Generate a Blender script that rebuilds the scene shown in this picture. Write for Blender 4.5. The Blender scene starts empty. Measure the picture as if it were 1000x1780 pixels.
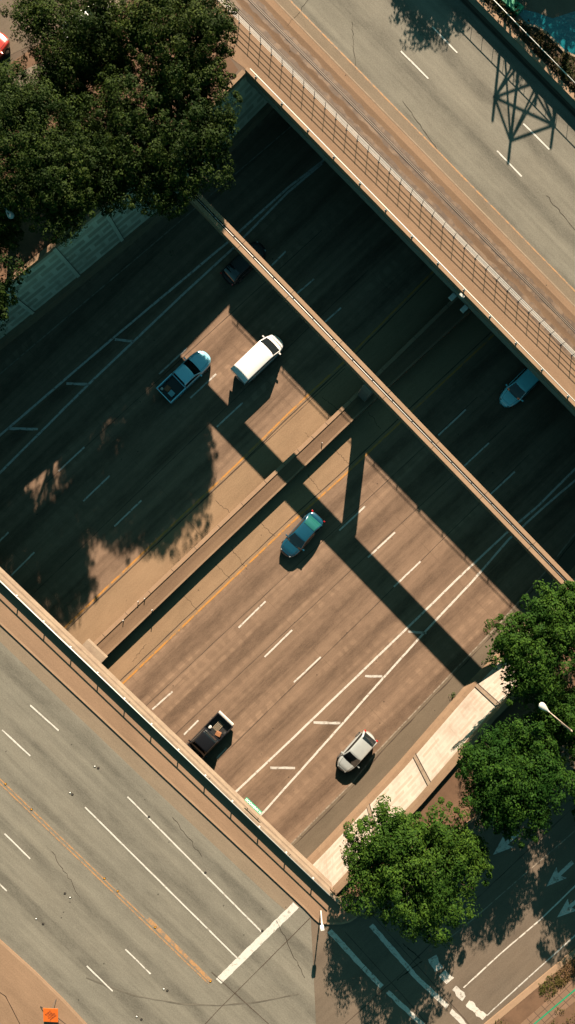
import bpy, bmesh, math, random
import numpy as np
from mathutils import Vector, Matrix
from mathutils.geometry import tessellate_polygon

# ------------------------------------------------------------------ camera, sky, sun, exposure
H = 80.0          # camera height above the sunken freeway
F = 1500.0        # focal length in pixels of the 1000 x 1780 photograph
G = 9.2           # street level above the freeway
sc = bpy.context.scene
C = sc.collection
cam = bpy.data.cameras.new('camera'); camo = bpy.data.objects.new('camera', cam); C.objects.link(camo)
camo.location = (0, 0, H); camo.rotation_euler = (0, 0, 0)
cam.sensor_fit = 'VERTICAL'; cam.sensor_height = 36.0; cam.lens = 36.0*F/1780.0
cam.clip_start = 0.5; cam.clip_end = 3000
sc.camera = camo
ELEV = math.radians(29.3)
AZ = (0.115, 0.993)                       # horizontal direction towards the sun
world = bpy.data.worlds.new('World'); sc.world = world; world.use_nodes = True
nt = world.node_tree; nt.nodes.clear()
sky = nt.nodes.new('ShaderNodeTexSky'); sky.sky_type = 'NISHITA'; sky.sun_disc = False
sky.sun_elevation = ELEV; sky.sun_rotation = math.atan2(AZ[0], AZ[1])
tint = nt.nodes.new('ShaderNodeMix'); tint.data_type = 'RGBA'; tint.blend_type = 'MULTIPLY'
tint.inputs[0].default_value = 1.0; tint.inputs[7].default_value = (0.38, 0.82, 0.60, 1)
bg = nt.nodes.new('ShaderNodeBackground'); bg.inputs[1].default_value = 0.041
wo = nt.nodes.new('ShaderNodeOutputWorld')
nt.links.new(sky.outputs[0], tint.inputs[6]); nt.links.new(tint.outputs[2], bg.inputs[0]); nt.links.new(bg.outputs[0], wo.inputs[0])
sl = bpy.data.lights.new('sun', 'SUN'); sl.energy = 5.0; sl.angle = math.radians(0.5); sl.color = (1.0, 0.81, 0.63)
so = bpy.data.objects.new('sun', sl); C.objects.link(so)
sd = Vector((AZ[0]*math.cos(ELEV), AZ[1]*math.cos(ELEV), math.sin(ELEV)))
so.rotation_euler = sd.to_track_quat('Z', 'Y').to_euler(); so.location = (0, 60, 120)
sc.view_settings.view_transform = 'Standard'; sc.view_settings.look = 'None'
sc.view_settings.exposure = 2.12; sc.view_settings.gamma = 1.0
R = math.radians
sc.cycles.diffuse_bounces = 0
rnd = random.Random(7)

# ------------------------------------------------------------------ helpers
def P(px, py, z=0.0):
    """the world point at height z that the photograph shows at pixel (px, py)"""
    k = (H - z)/F
    return Vector(((px-500)*k, (890-py)*k, z))
def link(o, parent=None):
    C.objects.link(o)
    if parent is not None: o.parent = parent
    return o
def tag(o, label=None, cat=None, group=None, kind=None):
    if label: o['label'] = label
    if cat: o['category'] = cat
    if group: o['group'] = group
    if kind: o['kind'] = kind
    return o
def empty(name, loc, rz=0, **kw):
    o = bpy.data.objects.new(name, None); o.empty_display_size = 0.3
    o.location = loc; o.rotation_euler = (0, 0, rz); link(o); tag(o, **kw); return o
def mesh_obj(name, verts, faces, mat, parent=None, smooth=False, uv=None, uvs=None):
    me = bpy.data.meshes.new(name); me.from_pydata([tuple(v) for v in verts], [], faces)
    me.update()
    if smooth:
        me.polygons.foreach_set('use_smooth', [True]*len(me.polygons))
    if uv is not None or uvs is not None:
        l = me.uv_layers.new(name='UVMap')
        for lp in me.loops:
            l.data[lp.index].uv = uvs[lp.vertex_index] if uvs is not None else uv(me.vertices[lp.vertex_index].co)
    if mat: me.materials.append(mat)
    o = bpy.data.objects.new(name, me); return link(o, parent)
class MB:
    def __init__(s): s.v = []; s.f = []
    def add(s, v, f):
        n = len(s.v); s.v += [Vector(a) for a in v]; s.f += [tuple(i+n for i in a) for a in f]; return s
    def box(s, c, d, rz=0, M=None):
        hx, hy, hz = d[0]/2, d[1]/2, d[2]/2
        vs = [Vector((x, y, z)) for z in (-hz, hz) for y in (-hy, hy) for x in (-hx, hx)]
        m = M if M is not None else Matrix.Rotation(rz, 4, 'Z')
        return s.add([m @ v + Vector(c) for v in vs], [(0,2,3,1),(4,5,7,6),(0,1,5,4),(2,6,7,3),(0,4,6,2),(1,3,7,5)])
    def bar(s, a, b, w, h=None, up=(0,0,1)):
        a = Vector(a); b = Vector(b); h = h or w; d = (b-a); L = d.length; d.normalize()
        up = Vector(up)
        if abs(d.dot(up)) > .98: up = Vector((1,0,0))
        sx = d.cross(up).normalized(); u = sx.cross(d)
        vs = []
        for p in (a, b):
            for i, j in ((-1,-1),(1,-1),(1,1),(-1,1)): vs.append(p + sx*i*w/2 + u*j*h/2)
        return s.add(vs, [(0,1,2,3),(7,6,5,4),(0,4,5,1),(1,5,6,2),(2,6,7,3),(3,7,4,0)])
    def tube(s, pts, r, n=8, caps=True):
        pts = [Vector(p) for p in pts]; m = len(pts)
        rs = r if isinstance(r, (list, tuple)) else [r]*m
        vs = []; up = Vector((0,0,1))
        for i, p in enumerate(pts):
            d = (pts[min(i+1, m-1)] - pts[max(i-1, 0)]).normalized()
            u = up if abs(d.dot(up)) < .95 else Vector((1,0,0))
            a = d.cross(u).normalized(); b = a.cross(d)
            for k in range(n):
                t = 2*math.pi*k/n; vs.append(p + (a*math.cos(t) + b*math.sin(t))*rs[i])
        fs = [(i*n+k, i*n+(k+1) % n, (i+1)*n+(k+1) % n, (i+1)*n+k) for i in range(m-1) for k in range(n)]
        if caps: fs += [tuple(range(n-1, -1, -1)), tuple(range((m-1)*n, m*n))]
        return s.add(vs, fs)
    def build(s, name, mat, parent=None, smooth=False, uv=None, bevel=0):
        o = mesh_obj(name, s.v, s.f, mat, parent, smooth, uv)
        if bevel:
            b = o.modifiers.new('b', 'BEVEL'); b.width = bevel; b.segments = 2; b.limit_method = 'ANGLE'
        return o
def frame(angle, org=(0, 0)):
    c, s_ = math.cos(angle), math.sin(angle)
    return lambda co: ((co.x-org[0])*c + (co.y-org[1])*s_, -(co.x-org[0])*s_ + (co.y-org[1])*c)
def sheet(name, pts, mat, parent=None, uv=None, z=None):
    pts = [Vector(p) for p in pts]
    if z is not None: pts = [Vector((p.x, p.y, z)) for p in pts]
    tris = tessellate_polygon([pts])
    fs = []
    for t in tris:
        a, b, c = [pts[i] for i in t]
        fs.append(tuple(t) if (b-a).cross(c-a).z > 0 else tuple(reversed(t)))
    return mesh_obj(name, pts, fs, mat, parent, uv=uv)
def slab(name, pts, z0, z1, mat, parent=None, uv=None):
    pts = [Vector(p) for p in pts]; n = len(pts)
    vs = [Vector((p.x, p.y, z1)) for p in pts] + [Vector((p.x, p.y, z0)) for p in pts]
    area = sum(pts[i].x*pts[(i+1) % n].y - pts[(i+1) % n].x*pts[i].y for i in range(n))
    fs = []
    for t in tessellate_polygon([pts]):
        a, b, c = [pts[i] for i in t]
        fs.append(tuple(t) if (b-a).cross(c-a).z > 0 else tuple(reversed(t)))
    for i in range(n):
        j = (i+1) % n
        fs.append((i, i+n, j+n, j) if area > 0 else (j, j+n, i+n, i))
    return mesh_obj(name, vs, fs, mat, parent, uv=uv)
def offset_line(pts, w):
    """left/right offsets of a polyline in plan"""
    out = []
    for i, p in enumerate(pts):
        d = (pts[min(i+1, len(pts)-1)] - pts[max(i-1, 0)]); d.z = 0; d.normalize()
        out.append(p + Vector((-d.y, d.x, 0))*w)
    return out
def ribbon(name, pts, w, mat, parent=None, uv=None, z=None, jag=0.0, step=0):
    pts = [Vector(p) for p in pts]
    if step:
        q = []
        for a, b in zip(pts, pts[1:]):
            n = max(1, int((b-a).length/step)); q += [a.lerp(b, i/n) for i in range(n)]
        pts = q + [pts[-1]]
    if z is not None: pts = [Vector((p.x, p.y, z)) for p in pts]
    l = offset_line(pts, w/2); r_ = offset_line(pts, -w/2)
    if jag:
        l = [p + Vector((rnd.uniform(-jag, jag), rnd.uniform(-jag, jag), 0)) for p in l]
        r_ = [p + Vector((rnd.uniform(-jag, jag), rnd.uniform(-jag, jag), 0)) for p in r_]
    n = len(pts); vs = l + r_
    fs = [(i+n, i+n+1, i+1, i) for i in range(n-1)]
    return mesh_obj(name, vs, fs, mat, parent, uv=uv)
def PL(lst, z=0.0): return [P(x, y, z) for x, y in lst]
def ext(a, b, t0, t1):
    """extend an image line: points at parameters t0..t1"""
    return ((a[0]+(b[0]-a[0])*t0, a[1]+(b[1]-a[1])*t0), (a[0]+(b[0]-a[0])*t1, a[1]+(b[1]-a[1])*t1))

# ------------------------------------------------------------------ materials
KA = 0.6      # overall reflectance scale: real asphalt and foliage are dark
class NT:
    def __init__(s, name):
        s.m = bpy.data.materials.new(name); s.m.use_nodes = True; s.t = s.m.node_tree; s.t.nodes.clear()
        s.out = s.n('ShaderNodeOutputMaterial'); s.b = s.n('ShaderNodeBsdfPrincipled'); s.l(s.b.outputs[0], s.out.inputs[0])
    def n(s, t, **k):
        x = s.t.nodes.new(t)
        for a, b in k.items(): setattr(x, a, b)
        return x
    def l(s, a, b): s.t.links.new(a, b)
    def put(s, sock, v):
        if hasattr(v, 'is_output') or isinstance(v, bpy.types.NodeSocket): s.l(v, sock)
        else: sock.default_value = v
    def coord(s, kind='UV', scale=(1,1,1), rot=0, loc=(0,0,0)):
        tc = s.n('ShaderNodeTexCoord'); mp = s.n('ShaderNodeMapping')
        mp.inputs['Scale'].default_value = scale; mp.inputs['Rotation'].default_value = (0,0,rot); mp.inputs['Location'].default_value = loc
        s.l(tc.outputs[kind], mp.inputs[0]); return mp.outputs[0]
    def noise(s, vec, scale=1, detail=4, rough=.55, lo=.35, hi=.65, dist=0):
        x = s.n('ShaderNodeTexNoise'); x.inputs['Scale'].default_value = scale; x.inputs['Detail'].default_value = detail
        x.inputs['Roughness'].default_value = rough; x.inputs['Distortion'].default_value = dist; s.l(vec, x.inputs['Vector'])
        r = s.n('ShaderNodeMapRange'); r.inputs[1].default_value = lo; r.inputs[2].default_value = hi; s.l(x.outputs[0], r.inputs[0]); return r.outputs[0]
    def mix(s, f, a, b, mode='MIX'):
        x = s.n('ShaderNodeMix', data_type='RGBA', blend_type=mode); s.put(x.inputs[0], f)
        for i, v in ((6, a), (7, b)):
            if isinstance(v, tuple) and len(v) == 3: v = v + (1,)
            s.put(x.inputs[i], v)
        return x.outputs[2]
    def math(s, op, a, b=0.0, c=None):
        x = s.n('ShaderNodeMath', operation=op); s.put(x.inputs[0], a); s.put(x.inputs[1], b)
        if c is not None: s.put(x.inputs[2], c)
        return x.outputs[0]
    def bump(s, h, strength=.3, dist=.01):
        x = s.n('ShaderNodeBump'); x.inputs['Strength'].default_value = strength; x.inputs['Distance'].default_value = dist
        s.l(h, x.inputs['Height']); s.l(x.outputs[0], s.b.inputs['Normal'])
    def fin(s, col, rough=.85, spec=.3):
        if isinstance(col, tuple): col = sc3(col[:3], KA) + (1,)
        else: col = s.mix(1.0, col, (KA, KA, KA), 'MULTIPLY')
        s.col = col
        s.put(s.b.inputs['Base Color'], col)
        s.put(s.b.inputs['Roughness'], rough); s.b.inputs['Specular IOR Level'].default_value = spec; return s.m
def sc3(c, k): return tuple(x*k for x in c)

def asphalt(name, base, warm=None, lane=3.66, streak=.35, blocks=0.0, phase=0.0, fine=.25, cracks=0.0):
    s = NT(name); uv = s.coord('UV'); warm = warm or base
    big = s.noise(s.coord('UV', (.12, .12, 1)), 1, 3)
    col = s.mix(big, base, warm)
    # wheel tracks and oil streaks along the lanes, broken by long noise
    sep = s.n('ShaderNodeSeparateXYZ'); s.l(uv, sep.inputs[0])
    if streak:
        w = s.math('SINE', s.math('MULTIPLY', s.math('ADD', sep.outputs[1], phase), 2*math.pi/lane*1.0))
        w = s.math('POWER', s.math('MULTIPLY_ADD', w, .5, .5), 2.2)
        ln = s.math('MULTIPLY_ADD', s.noise(s.coord('UV', (.02, .35, 1), loc=(3, 7, 0)), 1, 3, .6, .35, .6), .75, .25)
        ln2 = s.noise(s.coord('UV', (.03, 1.7, 1), loc=(13, 2, 0)), 1, 4, .65, .35, .68)
        k = s.math('MULTIPLY', s.math('ADD', s.math('MULTIPLY', w, ln), s.math('MULTIPLY', ln2, .7)), streak)
        fg = s.noise(s.coord('UV', (.015, 5.5, 1), loc=(2, 6, 0)), 1, 5, .7, .38, .66)
        col = s.mix(s.math('MULTIPLY', fg, .16), col, sc3(base, .5))
    if blocks:
        wob = s.noise(s.coord('UV', (.5, .5, 1)), 1, 2, .5, .2, .8)
        a = s.math('SINE', s.math('MULTIPLY', s.math('ADD', sep.outputs[0], s.math('MULTIPLY', wob, 1.1)), 2*math.pi/1.12))
        a = s.math('MULTIPLY_ADD', a, 1.3, .4); a = s.math('MINIMUM', s.math('MAXIMUM', a, 0.0), 1.0)
        lanem = s.math('SUBTRACT', 1.0, s.math('ABSOLUTE', s.math('SINE', s.math('MULTIPLY', s.math('ADD', sep.outputs[1], phase+.9), math.pi*3/lane))))
        lanem = s.math('MINIMUM', s.math('MULTIPLY', lanem, 2.2), 1.0)
        m = s.math('MULTIPLY', s.math('MULTIPLY', s.math('MULTIPLY', a, lanem), s.noise(s.coord('UV', (.09, .16, 1), loc=(5,5,0)), 1, 4, .6, .4, .6)), blocks)
        col = s.mix(m, col, sc3(warm, 1.5))
        # slab joints
        jt = s.math('LESS_THAN', s.math('ABSOLUTE', s.math('SUBTRACT', s.math('FRACT', s.math('MULTIPLY', sep.outputs[0], 1/14.0)), .5)), .0022)
        col = s.mix(s.math('MULTIPLY', jt, .45), col, sc3(base, .3))
    if streak: col = s.mix(k, col, sc3(base, .38))
    pt = s.noise(s.coord('UV', (.35, .9, 1), loc=(1, 9, 0)), 1, 8, .75, .4, .62)
    col = s.mix(s.math('MULTIPLY', pt, .34), col, sc3(base, 1.5))
    dk = s.noise(s.coord('UV', (.10, .32, 1), loc=(21, 4, 0)), 1, 7, .72, .52, .70)
    col = s.mix(s.math('MULTIPLY', dk, .38), col, sc3(base, .45))
    g = s.noise(uv, 9, 5, .8, .3, .7)
    col = s.mix(fine, col, s.mix(g, sc3(base, .45), sc3(base, 1.75)))
    # tar specks
    v = s.n('ShaderNodeTexVoronoi'); v.inputs['Scale'].default_value = .55; s.l(uv, v.inputs[0])
    sp = s.math('LESS_THAN', v.outputs['Distance'], .035)
    col = s.mix(s.math('MULTIPLY', sp, .6), col, (.01, .01, .01))
    if cracks:
        c1 = s.n('ShaderNodeTexVoronoi', feature='DISTANCE_TO_EDGE'); c1.inputs['Scale'].default_value = .16
        wv = s.n('ShaderNodeTexNoise'); wv.inputs['Scale'].default_value = 1.1; wv.inputs['Detail'].default_value = 5; s.l(uv, wv.inputs[0])
        ad = s.n('ShaderNodeVectorMath', operation='MULTIPLY_ADD'); s.l(wv.outputs[1], ad.inputs[0]); ad.inputs[1].default_value = (1.4,1.4,0); s.l(uv, ad.inputs[2])
        s.l(ad.outputs[0], c1.inputs[0])
        cr = s.math('LESS_THAN', c1.outputs[0], .0022)
        col = s.mix(s.math('MULTIPLY', cr, cracks), col, (.015, .012, .01))
    s.bump(g, .35, .012)
    return s.fin(col, .92, .1)
def paintline(name, col, under, wear=.45, scale=2.2):
    s = NT(name); uv = s.coord('Object')
    n = s.noise(uv, scale, 6, .75, wear-.08, wear+.05)
    d = s.noise(uv, 8, 4, .7)
    c = s.mix(n, under, s.mix(s.math('MULTIPLY', d, .5), col, sc3(col, .62)))
    return s.fin(c, .7, .3)
def concrete(name, a, b, scale=.5, stain=.5, stainc=(.08,.06,.045), spec=.2):
    s = NT(name); o = s.coord('Object')
    c = s.mix(s.noise(o, scale, 5, .65), a, b)
    c = s.mix(s.math('MULTIPLY', s.noise(o, scale*3.1, 6, .75, .52, .72), stain), c, stainc)
    g = s.noise(o, 14, 4, .8)
    c = s.mix(.18, c, s.mix(g, sc3(a, .5), sc3(a, 1.5)))
    s.bump(g, .25, .01)
    return s.fin(c, .9, spec)
def plain(name, c, rough=.5, metal=0, spec=.5, coat=0, var=.12, scale=3):
    s = NT(name); o = s.coord('Object')
    col = s.mix(s.noise(o, scale, 4), sc3(c, 1-var), sc3(c, 1+var))
    s.b.inputs['Metallic'].default_value = metal; s.b.inputs['Coat Weight'].default_value = coat; s.b.inputs['Coat Roughness'].default_value = .06
    return s.fin(col, rough, spec)

M = {}
M['freeway'] = asphalt('freeway_asphalt', (.205,.138,.095), (.268,.182,.123), 3.62, 1.0, .62, .115)
M['shoulder'] = asphalt('sandy_shoulder', (.235,.160,.098), (.30,.195,.118), 3, .18, .0, 0, .3)
M['grey_shoulder'] = asphalt('grey_shoulder', (.135,.108,.078), (.165,.13,.092), 3, .2, 0, 0, .3)
M['street'] = asphalt('street_asphalt', (.180,.170,.140), (.218,.200,.160), 3.2, .85, 0, .4, .34)
M['street_dust'] = asphalt('dusty_street', (.19,.15,.108), (.22,.172,.125), 3.2, .25, 0, .4, .32)
M['frontage'] = asphalt('frontage_asphalt', (.135,.108,.082), (.17,.128,.092), 3.2, .3, 0, .4, .3)
M['walk'] = asphalt('brown_walk', (.225,.147,.095), (.27,.178,.115), 5, .2, 0, 0, .28)
M['walk_grey'] = asphalt('grey_walk', (.19,.16,.125), (.22,.18,.13), 5, .1, 0, 0, .28)
M['track'] = asphalt('track_bed', (.155,.10,.065), (.25,.165,.10), 1.4, .5, 0, .3, .35)
M['conc'] = concrete('tan_concrete', (.29,.19,.12), (.34,.225,.145), .6, .25)
M['conc_light'] = concrete('light_concrete', (.27,.20,.145), (.36,.28,.20), .9, .6, (.13,.09,.06))
M['conc_brown'] = concrete('brown_concrete', (.23,.15,.095), (.28,.19,.12), .6, .4)
M['conc_dark'] = concrete('grey_girder', (.22,.215,.18), (.3,.28,.23), .5, .5, (.08,.08,.07))
M['dirt'] = concrete('dirt', (.12,.07,.042), (.19,.11,.066), .35, .5, (.05,.03,.02))
M['ground'] = concrete('ground_soil', (.10,.075,.055), (.15,.105,.075), .1, .4, (.06,.05,.03))
M['white'] = paintline('white_paint', (.62,.58,.52), (.2,.15,.11), .42, 3)
M['white_new'] = paintline('fresh_white_paint', (.62,.60,.55), (.22,.20,.16), .40, 3)
M['white_worn'] = paintline('worn_white_paint', (.56,.53,.48), (.17,.13,.10), .43, 3.0)
M['faint'] = paintline('faint_white_paint', (.32,.27,.21), (.15,.11,.08), .5, 2)
M['yellow'] = paintline('yellow_paint', (.48,.22,.045), (.22,.15,.09), .455, 1.5)
M['orange_line'] = paintline('orange_paint', (.42,.23,.10), (.2,.16,.12), .49, 2.5)
M['crack'] = plain('crack_filler', (.03,.022,.016), .95, spec=.1)
M['skid'] = plain('skid_rubber', (.115,.105,.085), .95, spec=.1, var=.25, scale=1)
M['seam'] = plain('seam_filler', (.07,.052,.04), .95, spec=.1)
M['rail_white'] = plain('white_metal_rail', (.72,.70,.65), .4, 0, .5, 0, 0)
M['black'] = plain('black_metal', (.02,.02,.02), .5)
M['steel'] = plain('rail_steel', (.22,.165,.12), .6, .2, .5, 0, 0)
M['slot'] = plain('dark_slot', (.015,.012,.01), .9)
M['lamp'] = plain('lamp_grey', (.55,.54,.5), .45)
M['galv'] = plain('pole_metal', (.42,.32,.25), .5, .3)
M['tyre'] = plain('tyre_rubber', (.012,.012,.012), .85)
M['rim'] = plain('alloy_rim', (.5,.5,.48), .3, .9)
M['glass'] = plain('car_glass', (.012,.016,.018), .06, 0, .8, 0, 0)
M['glass_teal'] = plain('bright_car_glass', (.015,.11,.10), .12, 0, .9, 1, 0)
M['redlight'] = plain('tail_lamp', (.5,.01,.01), .2, coat=1)
M['headlight'] = plain('head_lamp', (.28,.29,.28), .15, coat=1)
M['orange_sign'] = plain('orange_sign', (.95,.17,.004), .6, var=.04)
M['green_sign'] = plain('green_sign', (.005,.25,.12), .5, var=.05)
M['sign_text'] = plain('sign_lettering', (.85,.85,.82), .5, var=0)
M['dark_text'] = plain('dark_lettering', (.13,.015,.0), .6, var=0)
M['trunk'] = plain('bark', (.07,.05,.035), .95, spec=.1, var=.4, scale=5)

def wall_mat(name, a, b, groove, grime):
    s = NT(name); uv = s.coord('UV')
    bk = s.n('ShaderNodeTexBrick'); bk.inputs['Scale'].default_value = 1
    bk.inputs['Brick Width'].default_value = 2.6; bk.inputs['Row Height'].default_value = 1.16; bk.inputs['Mortar Size'].default_value = .26
    bk.inputs['Mortar Smooth'].default_value = .25; bk.offset = .5; bk.inputs['Bias'].default_value = .1
    bk.inputs['Color1'].default_value = groove+(1,); bk.inputs['Color2'].default_value = b+(1,); bk.inputs['Mortar'].default_value = a+(1,)
    s.l(uv, bk.inputs[0])
    c = s.mix(.0, bk.outputs[0], a)
    n = s.noise(s.coord('UV', (.5, .14, 1)), 1, 5, .65, .45, .75)
    c = s.mix(s.math('MULTIPLY', n, .8), c, grime)
    n2_ = s.noise(s.coord('UV', (1.6, .10, 1), loc=(7,1,0)), 1, 5, .7, .55, .72)
    c = s.mix(s.math('MULTIPLY', n2_, .5), c, sc3(grime, .7))
    g = s.noise(uv, 9, 4, .8)
    c = s.mix(.15, c, s.mix(g, sc3(a, .5), sc3(a, 1.3)))
    s.bump(g, .25, .01)
    return s.fin(c, .92, .15)
M['wall_r'] = wall_mat('pale_panel_wall', (.60,.52,.44), (.56,.47,.40), (.49,.385,.30), (.38,.29,.22))
M['wall_l'] = wall_mat('grey_panel_wall', (.85,.74,.58), (.66,.55,.42), (.36,.29,.21), (.40,.33,.24))

s = NT('brick_paving'); uv = s.coord('UV')
bk = s.n('ShaderNodeTexBrick'); bk.inputs['Scale'].default_value = 1; bk.inputs['Brick Width'].default_value = .8; bk.inputs['Row Height'].default_value = .8; bk.offset = 0
bk.inputs['Mortar Size'].default_value = .03; bk.inputs['Color1'].default_value = (.23,.14,.09,1); bk.inputs['Color2'].default_value = (.19,.12,.075,1); bk.inputs['Mortar'].default_value = (.08,.05,.035,1)
s.l(uv, bk.inputs[0]); M['paver'] = s.fin(s.mix(s.math('MULTIPLY', s.noise(uv, 2, 5), .4), bk.outputs[0], (.15,.10,.07)), .9, .2)
s = NT('pool_water'); uv = s.coord('Object')
s.bump(s.noise(uv, 1.5, 4), .4, .05); M['pool'] = s.fin(s.mix(s.noise(uv, .5, 3), (.004,.10,.13), (.008,.15,.18)), .12, .5)
def leafmat(name, a, b, c):
    s = NT(name); g = s.n('ShaderNodeNewGeometry')
    col = s.mix(g.outputs['Random Per Island'], a, b)
    col = s.mix(s.noise(s.coord('Object'), .35, 3, .5, .42, .66), col, c)
    tr = s.n('ShaderNodeBsdfTranslucent')
    mx = s.n('ShaderNodeMixShader'); mx.inputs[0].default_value = .22
    oi = s.n('ShaderNodeObjectInfo'); hs_ = s.n('ShaderNodeHueSaturation'); s.put(hs_.inputs['Hue'], s.math('MULTIPLY_ADD', oi.outputs['Random'], -.022, .512)); s.put(hs_.inputs['Value'], s.math('MULTIPLY_ADD', oi.outputs['Random'], .25, .68)); s.l(col, hs_.inputs['Color']); col = hs_.outputs[0]
    m = s.fin(col, .65, .05); s.l(s.col, tr.inputs[0])
    s.l(s.b.outputs[0], mx.inputs[1]); s.l(tr.outputs[0], mx.inputs[2]); s.l(mx.outputs[0], s.out.inputs[0]); return m
M['leaf_green'] = leafmat('green_leaf', (.014,.046,.007), (.070,.145,.016), (.020,.062,.008))
M['leaf_olive'] = leafmat('olive_leaf', (.009,.024,.005), (.072,.110,.017), (.013,.032,.005))
M['leaf_brown'] = leafmat('hedge_leaf', (.035,.025,.010), (.08,.055,.018), (.03,.04,.010))
M['grass'] = leafmat('grass_blade', (.05,.06,.012), (.10,.10,.025), (.12,.07,.03))
def paint(name, c, rough=.28, metal=.2, coat=1.0):
    return plain(name, c, rough, metal, .5, coat, .03)

# ------------------------------------------------------------------ frames and guiding lines
A_FW = R(43.6)                                     # heading of the freeway
uvF = frame(A_FW)
A_ST = R(-44.6); uvS = frame(A_ST)                 # heading of the cross streets

# feet of the retaining walls (freeway level)
LW = PL([(-900,1290), (-300,838), (0,597), (160,468), (317,338), (438,213), (700,-50), (1200,-540), (2200,-1500)])
RW = PL([(-700,2740), (300,1750), (480,1562), (569,1471), (700,1332), (812,1203), (890,1122), (960,1044), (1040,952), (1300,660), (2300,-400)])
E1 = PL([(-400,606), (0,987), (200,1177.6), (579,1539)], 8.4)   # face of the lower bridge towards the freeway
E2 = PL([(433,127), (787,490), (1000,707), (1400,1117)], 9.95)  # face of the upper bridge towards the freeway
def isect(a, b, c, d):
    r_ = b-a; s_ = d-c; den = r_.x*s_.y - r_.y*s_.x
    t = ((c.x-a.x)*s_.y - (c.y-a.y)*s_.x)/den; return Vector((a.x+r_.x*t, a.y+r_.y*t, 0))
def plan(v, z=0): return Vector((v.x, v.y, z))
d1 = (E1[3]-E1[1]).normalized(); d2 = (E2[2]-E2[0]).normalized(); d1.z = 0; d2.z = 0
n1 = Vector((-d1.y, d1.x, 0)); n1 = n1 if n1.dot(Vector((-1,-1,0))) > 0 else -n1      # away from the trench, lower left
n2 = Vector((-d2.y, d2.x, 0)); n2 = n2 if n2.dot(Vector((1,1,0))) > 0 else -n2        # away from the trench, upper right
tA = isect(E1[1], E1[3], LW[1], LW[2]); tD = isect(E1[1], E1[3], RW[2], RW[3])
tB = isect(E2[0], E2[2], LW[4], LW[5]); tC = isect(E2[0], E2[2], RW[8], RW[9])

# ------------------------------------------------------------------ ground with the trench cut out
BIG = 420
outer = [Vector((-BIG,-BIG,G)), Vector((BIG,-BIG,G)), Vector((BIG,BIG,G)), Vector((-BIG,BIG,G))]
inner = [tA, plan(LW[2]), plan(LW[3]), plan(LW[4]), tB, tC] + [plan(RW[i]) for i in (8,7,6,5,4,3)] + [tD]
inner = [plan(v, G) for v in inner]
allp = outer + inner
fs = []
for t in tessellate_polygon([outer, inner]):
    a, b, c = [allp[i] for i in t]; fs.append(tuple(t) if (b-a).cross(c-a).z > 0 else tuple(reversed(t)))
tag(mesh_obj('ground', allp, fs, M['ground'], uv=uvS), kind='structure')

# freeway
def quadF(x0, x1, y0, y1):
    c, s_ = math.cos(A_FW), math.sin(A_FW)
    return [Vector((x*c-y*s_, x*s_+y*c, 0)) for x, y in ((x0,y0),(x1,y0),(x1,y1),(x0,y1))]
fw = tag(sheet('freeway', quadF(-200, 200, -60, 60), M['freeway'], uv=uvF), kind='structure')
def between(name, l1, l2, mat, z, parent, uvf=uvF):
    pts = [P(x, y, z) for x, y in l1] + [P(x, y, z) for x, y in reversed(l2)]
    return sheet(name, pts, mat, parent, uvf, z)
def zplan(px, py, zq): # same plan as a freeway-level pixel
    v = P(px, py, 0); v.z = zq; return v
# lines of the freeway (pixels at road level)
YL = [(-60,1258), (117,1087), (250,960), (412,807), (500,720), (597,630), (750,475), (900,325)]
YR = [(-40,1425), (220,1182), (500,915), (600,825), (695,735), (850,590), (1000,450)]
MEDL = [(-60,1330), (163,1118), (320,969), (480,817), (577,725), (800,507), (950,360)]
MEDR = [(-30,1346), (184,1142), (360,973), (517,824), (597,747), (826,535), (975,392)]
SHR = [(400,1572), (512,1461), (613,1360), (655,1307), (795,1160), (870,1082), (947,995), (1010,915), (1200,700)]
SHL = [(-100,733), (0,650), (240,447), (295,400), (500,225), (700,50)]
def sh(l, dx, dy): return [(x+dx, y+dy) for x, y in l]
between('shoulder', [(x, y) for x, y in YL], MEDL, M['shoulder'], .004, fw)
between('shoulder', MEDR, YR, M['shoulder'], .004, fw)
rwpix = [(500 + v.x*F/H, 890 - v.y*F/H) for v in RW]
between('shoulder', SHR, rwpix[2:10], M['grey_shoulder'], .004, fw)
lwpix = [(500 + v.x*F/H, 890 - v.y*F/H) for v in LW]
def mark(lst, w, mat, z=.009, parent=fw, name='lane_line', jag=.01, zz=0.0, step=.8):
    return ribbon(name, [P(x, y, zz) for x, y in lst], w, M[mat], parent, uvF, z+zz, jag, step)
mark(YL, .16, 'yellow'); mark(YR, .17, 'yellow')
mark(sh(YL, 3, 4), .09, 'seam', .007, name='pavement_seam', jag=.02); mark(sh(YR, -4, -5), .09, 'seam', .007, name='pavement_seam', jag=.02)
mark([(-80,833), (0,757), (200,585), (395,422), (500,327), (560,281), (700,165)], .20, 'white_worn')
mark([(-80,898), (0,822), (155,667), (320,510), (405,432), (500,335), (560,284)], .20, 'white_worn')
mark(SHL, .10, 'faint')
mark([(330,1452), (420,1367), (500,1292), (720,1080), (805,997), (880,927), (935,880), (1000,815), (1150,680)], .19, 'white')
mark([(380,1487), (460,1410), (525,1337), (665,1180), (740,1097), (820,1012), (885,937), (947,880), (1000,835), (1150,700)], .19, 'white')
mark(SHR, .12, 'faint'); mark(sh(SHR, 4, 4), .07, 'seam', .008, name='pavement_seam', jag=.05)
for a, b in [((200,590),(232,593)), ((116,667),(152,668)), ((14,745),(66,746)), ((545,1256),(592,1257)), ((635,1175),(665,1176)), ((710,1098),(741,1100)), ((470,1335),(513,1335))]:
    mark([a, b], .22, 'white_worn', name='chevron_bar', step=.4, jag=.03)
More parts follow.
